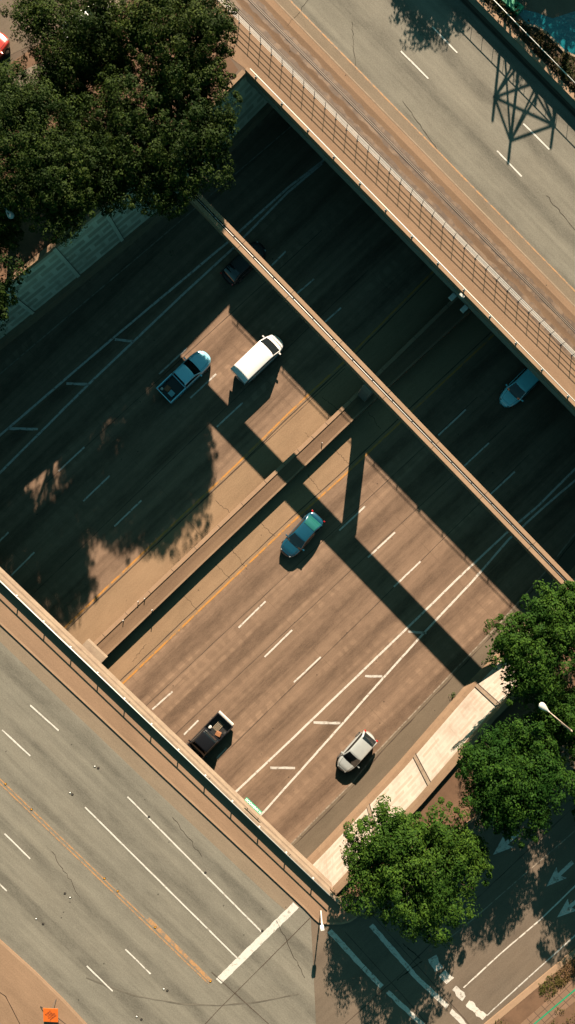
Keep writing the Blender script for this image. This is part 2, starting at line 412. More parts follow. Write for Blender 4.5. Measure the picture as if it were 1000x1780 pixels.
dash = [((102,819),(147,777)), ((277,650),(325,605)), ((472,462),(497,437)), ((145,871),(191,827)), ((331,692),(376,650)), ((517,510),(546,485)),
        ((199,915),(246,870)), ((377,742),(422,700)), ((565,560),(593,535)), ((415,1091),(462,1045)), ((265,1233),(300,1202)), ((590,922),(635,880)),
        ((762,757),(810,712)), ((460,1142),(508,1095)), ((640,969),(687,925)), ((320,1277),(345,1252)), ((807,810),(850,770)), ((511,1186),(558,1142)),
        ((685,1020),(731,976)), ((852,860),(895,820)), ((377,1318),(394,1300)), ((20,1000),(60,960)), ((-20,960),(15,925))]
for a, b in dash: mark([a, b], .15, 'white_worn' if a[0] < 600 and a[1] < 920 else 'white', step=.35)
# longitudinal seams between the poured lanes
for a, b in [((60,1030),(640,470)), ((150,1060),(600,640)), ((80,840),(560,400)), ((240,1240),(830,690)), ((290,1290),(880,740)), ((350,1350),(920,790))]:
    mark([a, b], .05, 'seam', .006, name='pavement_seam', jag=.012)
# transverse cracks of the shoulders
def crackline(a, b, n=12, amp=1.6, w=.028, z=0.0, parent=fw):
    pts = []
    for i in range(n+1):
        t = i/n; e = 0 if i in (0, n) else amp
        pts.append((a[0]+(b[0]-a[0])*t + rnd.uniform(-e, e), a[1]+(b[1]-a[1])*t + rnd.uniform(-e, e)))
    return ribbon('crack', [P(x, y, z) for x, y in pts], w, M['crack'], parent, None, z+.008, .008)
for a, b in [((578,778),(607,806)), ((535,824),(558,856)), ((530,752),(560,785)), ((448,905),(478,932)), ((400,950),(430,990)), ((373,979),(400,1006)),
             ((318,1032),(343,1060)), ((480,740),(455,775)), ((375,870),(410,900)), ((325,905),(360,940)), ((230,1150),(255,1120)), ((640,716),(662,745)), ((560,690),(590,715))]:
    crackline(a, b)

# ------------------------------------------------------------------ retaining walls
def wall(name, foot, side, mat, z2, label, batter, joints, open_):
    z1 = G-.02
    """foot: polyline at road level; side: +1/-1 outward direction"""
    root = empty(name, foot[len(foot)//2], label=label, cat='retaining wall')
    root.location = (0, 0, 0)
    acc = [0]
    for a, b in zip(foot, foot[1:]): acc.append(acc[-1] + (b-a).length)
    top = offset_line([v.copy() for v in foot], side*batter); back = offset_line([v.copy() for v in foot], side*(batter+.4))
    n = len(foot); vs = []; uvs = []
    for i in range(n):
        vs += [plan(foot[i], -.1), plan(top[i], z1), plan(back[i], z1), plan(back[i], -.1)]
        uvs += [(acc[i], 0), (acc[i], z1), (acc[i], z1+.4), (acc[i], z1+9)]
    fs = []
    for i in range(n-1):
        for k in range(3):
            a = i*4+k; q = (a, a+4, a+5, a+1); fs.append(q if side > 0 else tuple(reversed(q)))
    mesh_obj('panel', vs, fs, M[mat], root, uvs=uvs)
    # barrier at the foot
    f0 = offset_line([v.copy() for v in foot], -side*.55); f1 = offset_line([v.copy() for v in foot], -side*.36)
    f2 = offset_line([v.copy() for v in foot], -side*.004)
    vs = []
    for i in range(n): vs += [plan(f0[i], 0.012), plan(f1[i], .75), plan(f2[i], .80), plan(f2[i], .012)]
    mesh_obj('barrier', vs, [(i*4+k, i*4+k+4, i*4+k+5, i*4+k+1) if side > 0 else (i*4+k+1, i*4+k+5, i*4+k+4, i*4+k) for i in range(n-1) for k in range(3)], M['conc_brown'], root)
    # coping
    c0 = offset_line([v.copy() for v in open_], -side*.05); c1 = offset_line([v.copy() for v in open_], side*.34); m_ = len(open_)
    vs = []
    for i in range(m_): vs += [plan(c0[i], G-.25), plan(c0[i], z2), plan(c1[i], z2), plan(c1[i], G-.25)]
    mesh_obj('coping', vs, [(i*4+k, i*4+(k+1) % 4, i*4+4+(k+1) % 4, i*4+k+4) for i in range(m_-1) for k in range(4)] + [(0,1,2,3), (m_*4-1, m_*4-2, m_*4-3, m_*4-4)], M['conc_brown'], root)
    # vertical joints
    for s0 in joints:
        for i in range(n-1):
            if acc[i] <= s0 < acc[i+1]:
                t = (s0-acc[i])/(acc[i+1]-acc[i]); a = foot[i].lerp(foot[i+1], t); b = top[i].lerp(top[i+1], t)
                d = (foot[i+1]-foot[i]).normalized(); nn = Vector((-d.y, d.x, 0))*side
                mb = MB(); mb.bar(a - nn*.03 + Vector((0,0,.8)), b - nn*.03 + Vector((0,0,z1-.05)), .34, .12, up=tuple(nn)); mb.build('pilaster', M['conc_light' if mat == 'wall_r' else 'wall_l'], root, uv=lambda co: (.1, .02))
                mb = MB(); mb.bar(a - nn*.1 + d*.2 + Vector((0,0,.8)), b - nn*.1 + d*.2 + Vector((0,0,z1-.05)), .05, .03, up=tuple(nn)); mb.build('joint', M['slot'], root)
    return root, acc, top, back
def acc_at(foot, px, py):
    p = P(px, py, 0); best = (1e9, 0); a0 = 0
    for a, b in zip(foot, foot[1:]):
        d = b-a; t = max(0, min(1, (p-a).dot(d)/d.length_squared)); q = a+d*t
        if (q-p).length < best[0]: best = ((q-p).length, a0 + t*d.length)
        a0 += d.length
    return best[1]
jl = [acc_at(LW, *p) for p in ((0,597), (62,548), (140,484), (215,422), (300,352), (385,268))]
jr = [acc_at(RW, *p) for p in ((640,1396), (720,1310), (825,1188), (900,1110))]
wall('retaining_wall', LW, +1, 'wall_l', 9.45, 'shaded grey panelled retaining wall beneath the big trees on the upper left', 0, jl, [plan(tA)] + [plan(v) for v in LW[2:5]] + [plan(tB)])
wall('retaining_wall', RW, -1, 'wall_r', 9.75, 'sunlit cream panelled retaining wall with cracks on the lower right', 0, jr, [plan(tD)] + [plan(v) for v in RW[3:9]] + [plan(tC)])

# ------------------------------------------------------------------ median
med = empty('median_barrier', P(370, 945, 0), label='long raised concrete median filled with brown soil between the two directions of the freeway', cat='median')
med.location = (0, 0, 0)
ml = PL(MEDL); mr = PL(MEDR)
def strip_wall(name, line, w, z0, z1, mat, parent, flare=0):
    a = offset_line([v.copy() for v in line], w); vs = []
    b = offset_line([v.copy() for v in line], -abs(flare)*(1 if w > 0 else -1)) if flare else line
    for p, q, r_ in zip(b, line, a): vs += [plan(p, z0), plan(q, z1), plan(r_, z1), plan(r_, z0)]
    n = len(line); fs = []
    for i in range(n-1):
        for k in range(4): fs.append((i*4+k, i*4+4+k, i*4+4+(k+1) % 4, i*4+(k+1) % 4))
    fs += [(0,1,2,3), ((n-1)*4+3, (n-1)*4+2, (n-1)*4+1, (n-1)*4)]
    o = mesh_obj(name, vs, fs, mat, parent); bm = bmesh.new(); bm.from_mesh(o.data); bmesh.ops.recalc_face_normals(bm, faces=bm.faces); bm.to_mesh(o.data); return o
strip_wall('side_wall', ml, -.34, .012, .95, M['conc'], med, .06)
strip_wall('side_wall', mr, .18, .012, .88, M['conc_brown'], med, .05)
mi = offset_line([v.copy() for v in ml], -.34); mj = offset_line([v.copy() for v in mr], .18)
sheet('soil', [plan(p) for p in mi] + [plan(p) for p in reversed(mj)], M['track'], med, uvF, .86)
for t in np.linspace(.02, .98, 24):
    n_ = len(ml)-1; i = min(int(t*n_), n_-1); f_ = t*n_-i
    p_ = ml[i].lerp(ml[i+1], f_); d_ = (ml[i+1]-ml[i]).normalized()
    mb = MB(); mb.box(plan(p_ - Vector((-d_.y, d_.x, 0))*.17, .952), (.03, .345, .01), math.atan2(d_.y, d_.x)); mb.build('joint', M['slot'], med)
for x, y in ((241,1045), (252,1040), (265,1060), (215,1078), (560,770)):
    p_ = P(x, y, .86); mb = MB(); mb.tube([p_, p_ + Vector((0,0,.35))], [.05,.04], 6); mb.build('stub_post', M['rail_white'], med)
# ------------------------------------------------------------------ lower bridge
b1 = empty('road_bridge', (0,0,0), label='tan bridge edge with white handrail carrying the wide grey street at lower left', cat='bridge')
L1a = plan(E1[0] - d1*40); L1b = plan(tD + d1*1.0)
def along(a, b, off, nn, z): return [plan(a + nn*off, z), plan(b + nn*off, z)]
def prism(name, a, b, o0, o1, z0, z1, nn, mat, parent, bevel=0):
    mb = MB(); q = [a+nn*o0, b+nn*o0, b+nn*o1, a+nn*o1]
    vs = [plan(p, z) for z in (z0, z1) for p in q]
    mb.add(vs, [(3,2,1,0),(4,5,6,7),(0,1,5,4),(1,2,6,5),(2,3,7,6),(3,0,4,7)])
    o = mb.build(name, mat, parent, bevel=bevel); bm = bmesh.new(); bm.from_mesh(o.data); bmesh.ops.recalc_face_normals(bm, faces=bm.faces); bm.to_mesh(o.data); return o
prism('girder', L1a, L1b, .06, .5, 7.9, G-.02, n1, M['conc_light'], b1)
prism('ledge', L1a, L1b, -.02, .40, G-.3, G-.02+.07, n1, M['conc_light'], b1)
prism('parapet', L1a, L1b, .10, .36, G+.05, G+.75, n1, M['conc_light'], b1)
# joints across the parapet
mb = MB()
Lb = (L1b-L1a).length
mb2 = MB()
for i in range(int(Lb/3)):
    p = L1a + d1*(i*3.0+.8)
    if i % 3 == 0:
        mb = MB(); mb.box(plan(p + n1*.23, G+.742), (.05, .262, .02), math.atan2(d1.y, d1.x)); mb.build('joint', M['slot'], b1)
def edge_rail(a, b, off, nn, dd, z, parent, spacing=3.02, first=1.0, bend=None):
    mb = MB(); pts = [plan(a + nn*off, z), plan(b + nn*off, z)]
    if bend: pts = bend(pts)
    mb.tube(pts, .042, 8); mb.build('handrail', M['rail_white'], parent, smooth=True)
    L_ = (b-a).length; k = first; n = 0
    while k < L_:
        p = a + dd*k + nn*off; m2 = MB()
        m2.bar(plan(p, G+.70), plan(p, z), .05, .09, up=tuple(dd)); m2.box(plan(p - nn*.0, G+.765), (.16, .14, .03), math.atan2(dd.y, dd.x))
        m2.build('rail_post', M['rail_white'], parent); k += spacing; n += 1
E1s = P(35, 1030, 9.9); t0 = (plan(E1s)-L1a).dot(d1) % 3.02
L1v = plan(E1[1] - d1*9)
edge_rail(L1v, plan(tD - d1*.2), .24, n1, d1, G+1.12, b1, 3.02, (plan(E1s)-L1v).dot(d1) % 3.02)
# deck soffit: short concrete cap of the pier over the median
cap = MB(); c0 = plan(isect(E1[1], E1[3], ml[1], ml[2])); c1 = plan(isect(E1[1], E1[3], mr[1], mr[2]))
cap.add([plan(c0 - n1*.55 - d1*.2, z) for z in (7.2, 7.9)] + [plan(c1 - n1*.55 + d1*.3, z) for z in (7.2, 7.9)] + [plan(c1 + n1*.5 + d1*.3, z) for z in (7.2, 7.9)] + [plan(c0 + n1*.5 - d1*.2, z) for z in (7.2, 7.9)],
        [(0,1,3,2),(2,3,5,4),(4,5,7,6),(6,7,1,0),(1,7,5,3),(0,2,4,6)])
cap.build('pier_cap', M['conc_light'], b1)
# street on the lower bridge
st = [P(*p, G) for p in ((-900,180), (545,1595))]
curb1 = [(-700,420), (0,1085), (260,1328), (530,1580), (546,1597), (554,1604), (564,1606.5), (579,1607.5), (595,1607), (610,1603), (625,1592), (640,1578), (700,1522), (780,1455), (835,1420), (1000,1273), (1400,915)]
kR = [(2500,-560), (1400,1305), (1000,1650), (847,1777), (700,1905), (500,2100)]
Zs = G+.008
f1 = frame(math.atan2(d1.y, d1.x))
street1 = tag(sheet('street', [P(x, y, Zs) for x, y in [(-900,220), (-700,410), (0,1077), (260,1320), (540,1585), (640,1586), (560,1990), (300,2400), (-900,1000)]], M['street'], uv=f1, z=Zs), kind='structure')
front = tag(sheet('frontage_road', [P(x, y, Zs) for x, y in [(540,1585), (640,1560), (780,1449), (835,1414), (1000,1268), (1400,910), (1600,1130), (1000,1654), (843,1782), (700,1905), (560,1990)]], M['frontage'], uv=uvF, z=Zs+.004), kind='structure')
# dusty edge of the street near the kerb
sheet('dusty_edge', [P(x, y, Zs) for x, y in [(-700,410), (0,1077), (260,1322), (528,1574), (500,1585), (470,1560), (240,1345), (0,1115), (-700,470)]], M['street_dust'], street1, f1, Zs+.004)
# raised pavement of the bridge
walk1 = [tuple(p) for p in curb1[:11]]
wpts = [P(x, y, G+.15) for x, y in walk1] + [P(606,1560,G+.15), plan(tD + d1*.6 + n1*.0, G+.15), plan(tD + n1*.37, G+.15)] + [plan(L1a + n1*.37, G+.15)]
tag(slab('pavement', wpts, G-.05, G+.15, M['walk'], uv=f1), kind='structure')
# kerb stone band along that pavement
kerb_pts = [P(x, y, G+.154) for x, y in curb1[:11]]
tag(ribbon('kerb', offset_line([v.copy() for v in kerb_pts], .09), .16, M['conc'], None, uvF, G+.155), kind='structure')
# left-hand pavement and kerb
lk = [(-300,1370), (-60,1580), (0,1634), (60,1688), (110,1737), (150,1780), (220,1860), (400,2100)]
pv2 = tag(slab('pavement', [P(x, y, G+.14) for x, y in lk] + [P(-400,2200,G+.14), P(-900,1700,G+.14), P(-700,1200,G+.14)], G-.05, G+.14, M['walk'], uv=f1), kind='structure')
tag(ribbon('kerb', offset_line([P(x, y, G+.145) for x, y in lk], -.10), .19, M['conc'], None, uvF, G+.146), kind='structure')
ribbon('expansion_joint', [P(x, y, G+.146) for x, y in ((-20,1712), (10,1732), (40,1790), (60,1850))], .06, M['crack'], pv2, None, G+.1455, .01, .5)
def smark(lst, w, mat, name='lane_line', parent=street1, z=Zs+.012, jag=.01, step=.6):
    return ribbon(name, [P(x, y, z) for x, y in lst], w, M[mat], parent, f1, z, jag, step)
smark([(222,1385),(455,1620)], .12, 'white_new'); smark([(148,1403),(412,1665)], .12, 'white_new')
for a, b in [((53,1226),(102,1270)), ((4,1269),(53,1314)), ((8,1449),(53,1493)), ((-33,1505),(12,1549)), ((218,1650),(262,1693)), ((151,1679),(196,1723)), ((-70,1395),(-25,1437))]: smark([a, b], .12, 'white_new')
smark([(-200,1180),(0,1354),(182,1529),(367,1707)], .11, 'orange_line'); smark([(-204,1187),(-3,1359),(178,1533),(363,1710)], .11, 'orange_line')
smark([(258,1597),(367,1706)], .30, 'orange_line', z=Zs+.010)
smark([(380,1706),(515,1573)], .62, 'white_new', 'stop_line', jag=.03, step=.3)
smark([(368,1690),(600,1900)], .05, 'seam', 'pavement_seam'); smark([(575,1560),(385,1750),(300,1840)], .05, 'seam', 'pavement_seam')
smark([(150,1700),(230,1730),(310,1745),(380,1748),(450,1742),(520,1728)], .10, 'skid', 'tyre_mark', jag=.03, z=Zs+.009)
fm = dict(parent=front, z=Zs+.016)
smark([(573,1618),(632,1682)], .42, 'white', 'crosswalk_line', jag=.03, step=.3, **fm); smark([(632,1682),(664,1715)], .40, 'white', 'crosswalk_line', jag=.04, step=.3, **fm)
smark([(674,1724),(735,1782),(800,1850)], .38, 'white', 'crosswalk_line', jag=.04, step=.3, **fm)
smark([(645,1608),(725,1700),(778,1750)], .40, 'white', 'crosswalk_line', jag=.03, step=.3, **fm); smark([(784,1757),(812,1785),(860,1840)], .38, 'white_worn', 'crosswalk_line', jag=.05, step=.3, **fm)
smark([(750,1664),(764,1686)], .8, 'white_worn', 'stop_line', jag=.08, step=.25, **fm); smark([(768,1690),(783,1706)], .7, 'white', 'stop_line', jag=.08, step=.25, **fm)
smark([(789,1716),(806,1735)], .55, 'white_worn', 'stop_line', jag=.1, step=.25, **fm); smark([(812,1742),(842,1768)], .55, 'white', 'stop_line', jag=.08, step=.25, **fm)
smark([(806,1717),(870,1658),(940,1598),(1000,1540),(1200,1370)], .11, 'white', jag=.015, **fm)
smark([(847,1765),(900,1716),(1000,1626),(1200,1460)], .10, 'white_worn', jag=.015, **fm)
smark([(770,1640),(825,1596),(900,1530),(1000,1444),(1150,1310)], .09, 'faint', jag=.015, **fm)
smark([(620,1560),(745,1700),(860,1830)], .05, 'seam', 'pavement_seam', **fm); smark([(600,1620),(700,1730),(760,1800)], .05, 'seam', 'pavement_seam', **fm)
smark([(600,1780),(690,1700),(800,1590),(1000,1400)], .06, 'seam', 'pavement_seam', jag=.03, **fm)
smark([(700,1640),(735,1670),(690,1704)], .06, 'crack', 'crack', jag=.04, step=.2, **fm)
def arrow(tip, tail, mat='white_worn'):
    a = P(*tip, Zs); b = P(*tail, Zs); d = (b-a); L_ = d.length; d.normalize(); q = Vector((-d.y, d.x, 0))
    pts = [a, a + d*1.7 + q*.62, a + d*1.45 + q*.16, a + d*L_ + q*.16, a + d*L_ - q*.16, a + d*1.45 - q*.16, a + d*1.7 - q*.62]
    return sheet('lane_arrow', pts, M[mat], front, f1, Zs+.016)
arrow((950,1541), (996,1498)); arrow((968,1595), (1016,1555)); arrow((857,1486), (903,1446)); 

crackline((300,1420), (352,1490), 14, 2, .03, Zs+.004, street1); crackline((90,1480), (140,1560), 14, 2, .03, Zs+.004, street1); crackline((480,1600), (530,1700), 14, 2, .035, Zs+.004, street1)
# strip of grass, kerb and brick footway at lower right
def rband(l1, l2, z, mat, name, z0=None, uvf=uvF, kind='structure'):
    pts = [P(x, y, z) for x, y in l1] + [P(x, y, z) for x, y in reversed(l2)]
    return tag(slab(name, pts, z0 if z0 is not None else G-.05, z, M[mat], uv=uvf), kind=kind)
kr0 = [(1400,1305), (1000,1650), (847,1777), (700,1905)]
kr1 = [(1404,1313), (1005,1658), (853,1785), (706,1913)]
rband(kr0, kr1, G+.15, 'conc', 'kerb')
rband(kr1, [(1445,1350), (1000,1697), (905,1780), (760,1912)], G+.12, 'dirt', 'verge')
pavr = rband([(1445,1350), (1000,1697), (905,1780), (760,1912)], [(1490,1385), (1000,1741), (948,1783), (800,1910)], G+.14, 'paver', 'footway')
sheet('green_line', [P(x, y, G+.146) for x, y in ((1300,1480), (1000,1722), (925,1785), (925.0,1781.8), (1000,1718.5), (1300,1476))], M['green_sign'], pavr, uvF, G+.1445)
rband([(1490,1385), (1000,1741), (948,1783), (800,1910)], [(1540,1500), (1000,1830), (960,1900)], G+.12, 'dirt', 'verge')

# dirt beside the right wall, and on the left plateau
R_back = offset_line([v.copy() for v in RW], -.7)
pix = [(600,1560), (625,1590), (640,1576), (700,1520), (780,1453), (835,1418), (1000,1271), (1400,913)]
tag(sheet('dirt_bed', [plan(tD + d1*.7)] + [P(x, y, G) for x, y in pix] + [plan(R_back[i]) for i in (9,8,7,6,5,4,3)], M['dirt'], uv=uvF, z=G+.006), kind='structure')
ck = [P(x, y, G+.15) for x, y in curb1[10:]]
tag(strip_wall('kerb', ck, .2, G-.02, G+.15, M['conc_brown'], None), kind='structure')
L_back = offset_line([v.copy() for v in LW], .5)
tag(sheet('dirt_bed', [plan(L_back[i]) for i in (1,2,3,4)] + [plan(tB + (LW[4]-LW[5]).normalized()*.0 + Vector((-.6,.3,0)))] + [P(x, y, G) for x, y in ((396,95), (340,20), (280,-60), (-60,160), (-400,420), (-700,800))], M['dirt'], uv=uvF, z=G+.006), kind='structure')
lot = tag(sheet('parking_lot', [P(x, y, G) for x, y in ((-500,480), (-60,135), (60,75), (250,-90), (600,-500), (-200,-700), (-900,0))], M['frontage'], uv=uvF, z=G+.012), kind='structure')
tag(ribbon('footpath', [P(x, y, G) for x, y in ((-80,230), (20,150), (90,118), (180,20), (300,-100))], 1.6, M['walk_grey'], None, uvF, G+.018, .02, 1), kind='structure')

# ------------------------------------------------------------------ upper bridge with the tram track
b2 = empty('road_bridge', (0,0,0), label='brown bridge edge with white handrail carrying the tram track at upper right', cat='bridge')
L2a = plan(tB); L2b = plan(E2[3] + d2*40)
prism('girder', L2a - d2*.1, L2b, -.02+.05, .5, 8.05, G-.02, n2, M['conc_dark'], b2)
prism('ledge', L2a, L2b, -.06, .3, G-.35, G+.03, n2, M['conc_dark'], b2)
prism('parapet', L2a, L2b, .0, .27, G+.03, G+.72, n2, M['conc'], b2)
E2s = P(795, 515, 9.9)
edge_rail(L2a + d2*.4, plan(E2[3]), .20, n2, d2, G+1.08, b2, 3.02, (plan(E2s)-L2a-d2*.4).dot(d2) % 3.02)
for i in range(6):
    prism('girder', L2a - d2*3, L2b, 3+i*4.0, 3.6+i*4.0, 8.0, G-.03, n2, M['conc_dark'], b2)
for i in range(6):
    prism('girder', L1a, L1b + d1*2, 3+i*4.0, 3.6+i*4.0, 8.0, G-.03, n1, M['conc_dark'], b1)
f2 = frame(math.atan2(d2.y, d2.x))
dI = (.700, .714)
def l2(pt, t0=-900, t1=1100): return [(pt[0]+dI[0]*t0, pt[1]+dI[1]*t0), (pt[0]+dI[0]*t1, pt[1]+dI[1]*t1)]
def band2(a, b, mat, name, dz, parent=None):
    z = G+dz; A = l2(a); B = l2(b)
    o = sheet(name, [P(*A[0], z), P(*B[0], z), P(*B[1], z), P(*A[1], z)], M[mat], parent, f2, z)
    return o
A2 = [plan(L2a - d2*.2 + n2*.28), plan(L2b + n2*.28)]
wk = [A2[0], A2[1], P(*l2((760,385))[1], G), P(*l2((760,385))[0], G), P(-120,-420,G), P(330,-20,G), P(396,96,G)]
tag(sheet('pavement', wk, M['walk'], uv=f2, z=G+.012), kind='structure')
road2 = tag(band2((900,447), (948,152), 'street', 'street', .008), kind='structure')
tb = tag(band2((766,382), (848,395), 'track', 'track_bed', .016), kind='structure')
tag(band2((848,395), (868,398), 'walk', 'kerb_strip', .012), kind='structure')
band2((866,398), (925,430), 'street_dust', 'dusty_edge', .014, road2)
kk = l2((868,398)); tag(ribbon('kerb', [P(*kk[0], G), P(*kk[1], G)], .09, M['conc_light'], None, f2, G+.022, .0), kind='structure')
def r2(pt, w, mat, name, dz, parent, jag=.0, t0=-900, t1=1100, step=2.0):
    a = l2(pt, t0, t1); return ribbon(name, [P(*a[0], G), P(*a[1], G)], w, M[mat], parent, f2, G+dz, jag, step)
M['track_dirt'] = paintline('track_dirt', (.11,.072,.048), (.19,.125,.08), .5, .8)
for base in ((787.5,400), (827,400)):
    r2((base[0]+.5, base[1]), .85, 'track_dirt', 'dirt_band', .018, tb, .09, step=.4)
    r2((base[0], base[1]), .30, 'slot', 'groove', .020, tb, .025, step=.5)
    r2((base[0]-1.6, base[1]), .055, 'steel', 'rail', .034, tb); r2((base[0]+2.2, base[1]), .055, 'steel', 'rail', .034, tb)
r2((925,430), .13, 'orange_line', 'lane_line', .022, road2, .01)
for a, b in [((697,89),(745,137)), ((864,262),(907,307)), ((752,47),(795,92)), ((910,215),(955,260)), ((530,-83),(578,-35))]:
    ribbon('lane_line', [P(*a, G), P(*b, G)], .12, M['white_new'], road2, f2, G+.022, .01, .5)
for a, b in [((500,45),(545,-10)), ((950,340),(1000,400)), ((612,38),(618,120)), ((700,175),(760,260))]: crackline(a, b, 12, 1.5, .03, G+.012, road2)
r2((922,121), .22, 'seam', 'gutter', .020, road2, .03, step=.6)
# service covers and rail joints
# fence of four rails
fp = [P(-250,-615,G), P(377,0,G), P(600,222,G), P(757,386,G), P(870,500,G), P(1200,830,G)]
fp = [P(355,-22,G), P(1060,684,G)]
ftw = empty('handrail_fence', fp[0], label='long low fence of four white horizontal rails and dark posts beside the tram track', cat='fence')
ftw.location = (0,0,0)
fd = (fp[1]-fp[0]); fL = fd.length; fd.normalize()
for k in range(4):
    mb = MB(); z = G+.27+.26*k; mb.bar(plan(fp[0]-fd*3, z), plan(fp[1]+fd*3, z), .030, .030); mb.build('rail', M['rail_white'], ftw)
k = 0.35
while k < fL:
    p = fp[0] + fd*k; mb = MB(); mb.bar(plan(p, G), plan(p, G+1.09), .036, .036, up=tuple(fd)); mb.box(plan(p, G+.03), (.12, .12, .03), math.atan2(fd.y, fd.x)); mb.build('post', M['black'], ftw); k += 1.245

# wall, fence, hedge and pool on the far side of the street
wf = l2((940,129), -500, 500); pa, pb = P(*wf[0], G), P(*wf[1], G)
dw = (pb-pa).normalized(); nw = n2
gw = empty('garden_wall', (0,0,0), label='low grey concrete wall along the far kerb of the upper street, below the hedge', cat='wall')
prism('wall_body', plan(pa), plan(pb), 0, .3, G-.05, G+.85, nw, M['conc_dark'], gw)
prism('coping', plan(pa), plan(pb), -.03, .34, G+.85, G+.92, nw, M['conc'], gw)
gf = empty('wire_fence', (0,0,0), label='thin pale top rail and slim posts of the fence beside the pool', cat='fence')
mb = MB(); mb.tube([plan(pa + nw*.4, G+1.9), plan(pb + nw*.4, G+1.9)], .035, 6); mb.build('rail', M['rail_white'], gf, True)
L_ = (pb-pa).length; k = .5
while k < L_:
    p = pa + dw*k + nw*.4; mb = MB(); mb.tube([plan(p, G+.8), plan(p, G+1.9)], .022, 6); mb.build('post', M['black'], gf); k += 1.25
GZ = G+.75
M['bed'] = concrete('dark_bed_soil', (.06,.042,.026), (.10,.065,.04), .6, .5)
tag(slab('planting_bed', [plan(pa + nw*.31), plan(pb + nw*.31), plan(pb + nw*6), plan(pa + nw*6)], G-.05, GZ, M['bed'], uv=f2), kind='structure')
pool_pix = [(896,20), (905,34), (915,46), (930,48), (945,58), (962,74), (978,91), (1000,101), (1040,112), (1100,60), (1050,-40), (980,-30), (930,-30), (905,-5)]
deckp = [(848,-60), (862,-10), (875,12), (888,24), (897,36)] + [(905,34), (915,46), (930,48), (945,58), (962,74), (978,91), (1000,101), (1040,112), (1400,300), (1300,-300), (900,-300)]
tag(slab('terrace', [P(x, y, GZ+.08) for x, y in deckp], G, GZ+.08, M['frontage'], uv=f2), kind='structure')
wpool = [(897,22), (903,28), (916,42), (931,45), (946,55), (964,71), (980,88), (1002,97), (1042,108), (1060,40), (1000,20), (960,33), (930,22), (905,17)]
tag(sheet('pool_water', [P(x, y, GZ) for x, y in wpool], M['pool'], uv=f2, z=GZ+.09), kind='structure')
tag(strip_wall('pool_coping', [P(x, y, GZ) for x, y in [(899,36), (915,47), (931,49), (946,59), (963,75), (979,92), (1001,102), (1042,113)]], .16, GZ, GZ+.16, M['conc_light'], None), kind='structure')
gs = [(852,-30), (860,-6), (870,6), (884,18), (898,30)]
slide = strip_wall('slide_channel', [P(x, y, GZ) for x, y in gs], .75, GZ+.09, GZ+.5, plain('green_plastic', (.0,.28,.13), .4), None)
tag(slide, 'bright green curved plastic slide at the pool edge behind the hedge', 'slide')

# ------------------------------------------------------------------ cross beam, its column
beam = empty('strut_beam', (0,0,0), label='narrow tan concrete beam with a slot and white pipe on top, spanning the open freeway', cat='beam')
ZB = 8.5
ba, bb = P(390,394,ZB), P(936.3,960,ZB); db = (bb-ba).normalized(); nb = Vector((-db.y, db.x, 0))
ba2 = plan(ba - db*9.5); bb2 = plan(bb + db*5.0)
for s_ in (-1, 1):
    prism('beam_half', ba2, bb2, s_*.12, s_*.47, ZB-1.1, ZB, nb, M['conc'], beam, bevel=.02)
prism('slot_floor', ba2, bb2, -.12, .12, ZB-1.1, ZB-.22, nb, M['slot'], beam)
mb = MB(); mb.tube([plan(ba2 + nb*.02, ZB-.12), plan(ba2.lerp(bb2, .5) - nb*.02, ZB-.1), plan(bb2 + nb*.0, ZB-.12)], .045, 8); mb.build('pipe', M['rail_white'], beam, True)
for i in range(1, 9):
    p_ = ba2.lerp(bb2, i/9.0)
    for s_ in (-1, 1):
        mb = MB(); mb.box(plan(p_ + nb*s_*.295, ZB+.002), (.03, .352, .01), math.atan2(db.y, db.x)); mb.build('joint', M['slot'], beam)
for i in range(0, 22):
    p_ = ba2.lerp(bb2, (i+.5)/22.0); mb = MB(); mb.box(plan(p_, ZB-.05), (.08, .236, .05), math.atan2(db.y, db.x)); mb.build('pipe_clamp', M['black'], beam)
cc = P(634, 687, 0)
cf = math.atan2(db.y, db.x)
mb = MB(); mb.box(plan(cc, (ZB-1.1)/2), (.95, 1.15, ZB-1.1-.004), cf); mb.build('column', M['conc_dark'], beam, bevel=.04)

# sign lamps and box on the upper bridge
for i, (x, y) in enumerate(((787,516), (807,537))):
    o = empty('sign_lamp', P(x, y, 8.2), math.atan2(n2.y, n2.x), label='%s pale teal box lamp hung over the freeway from the upper bridge' % ('left hand' if i == 0 else 'right hand'), cat='lamp', group='box lamps on the upper bridge')
    mb = MB(); mb.box((0, 0, 0), (.62, .42, .16)); mb.build('housing', M['lamp'], o, bevel=.03)
    mb = MB(); mb.box((.05, 0, -.12), (.4, .3, .08)); mb.build('lens', M['headlight'], o)
    mb = MB(); mb.bar((.3, 0, 0), (1.1, 0, .1), .07); mb.build('bracket', M['black'], o)
o = empty('junction_box', P(803, 514, 9.7), math.atan2(d2.y, d2.x), label='small white box fixed to the face of the upper bridge between the lamps', cat='box')
mb = MB(); mb.box((0,0,0), (.42,.2,.25)); mb.build('casing', M['rail_white'], o, bevel=.015)
mb = MB(); mb.box((0,0,.13), (.44,.22,.02)); mb.build('lid', M['lamp'], o)

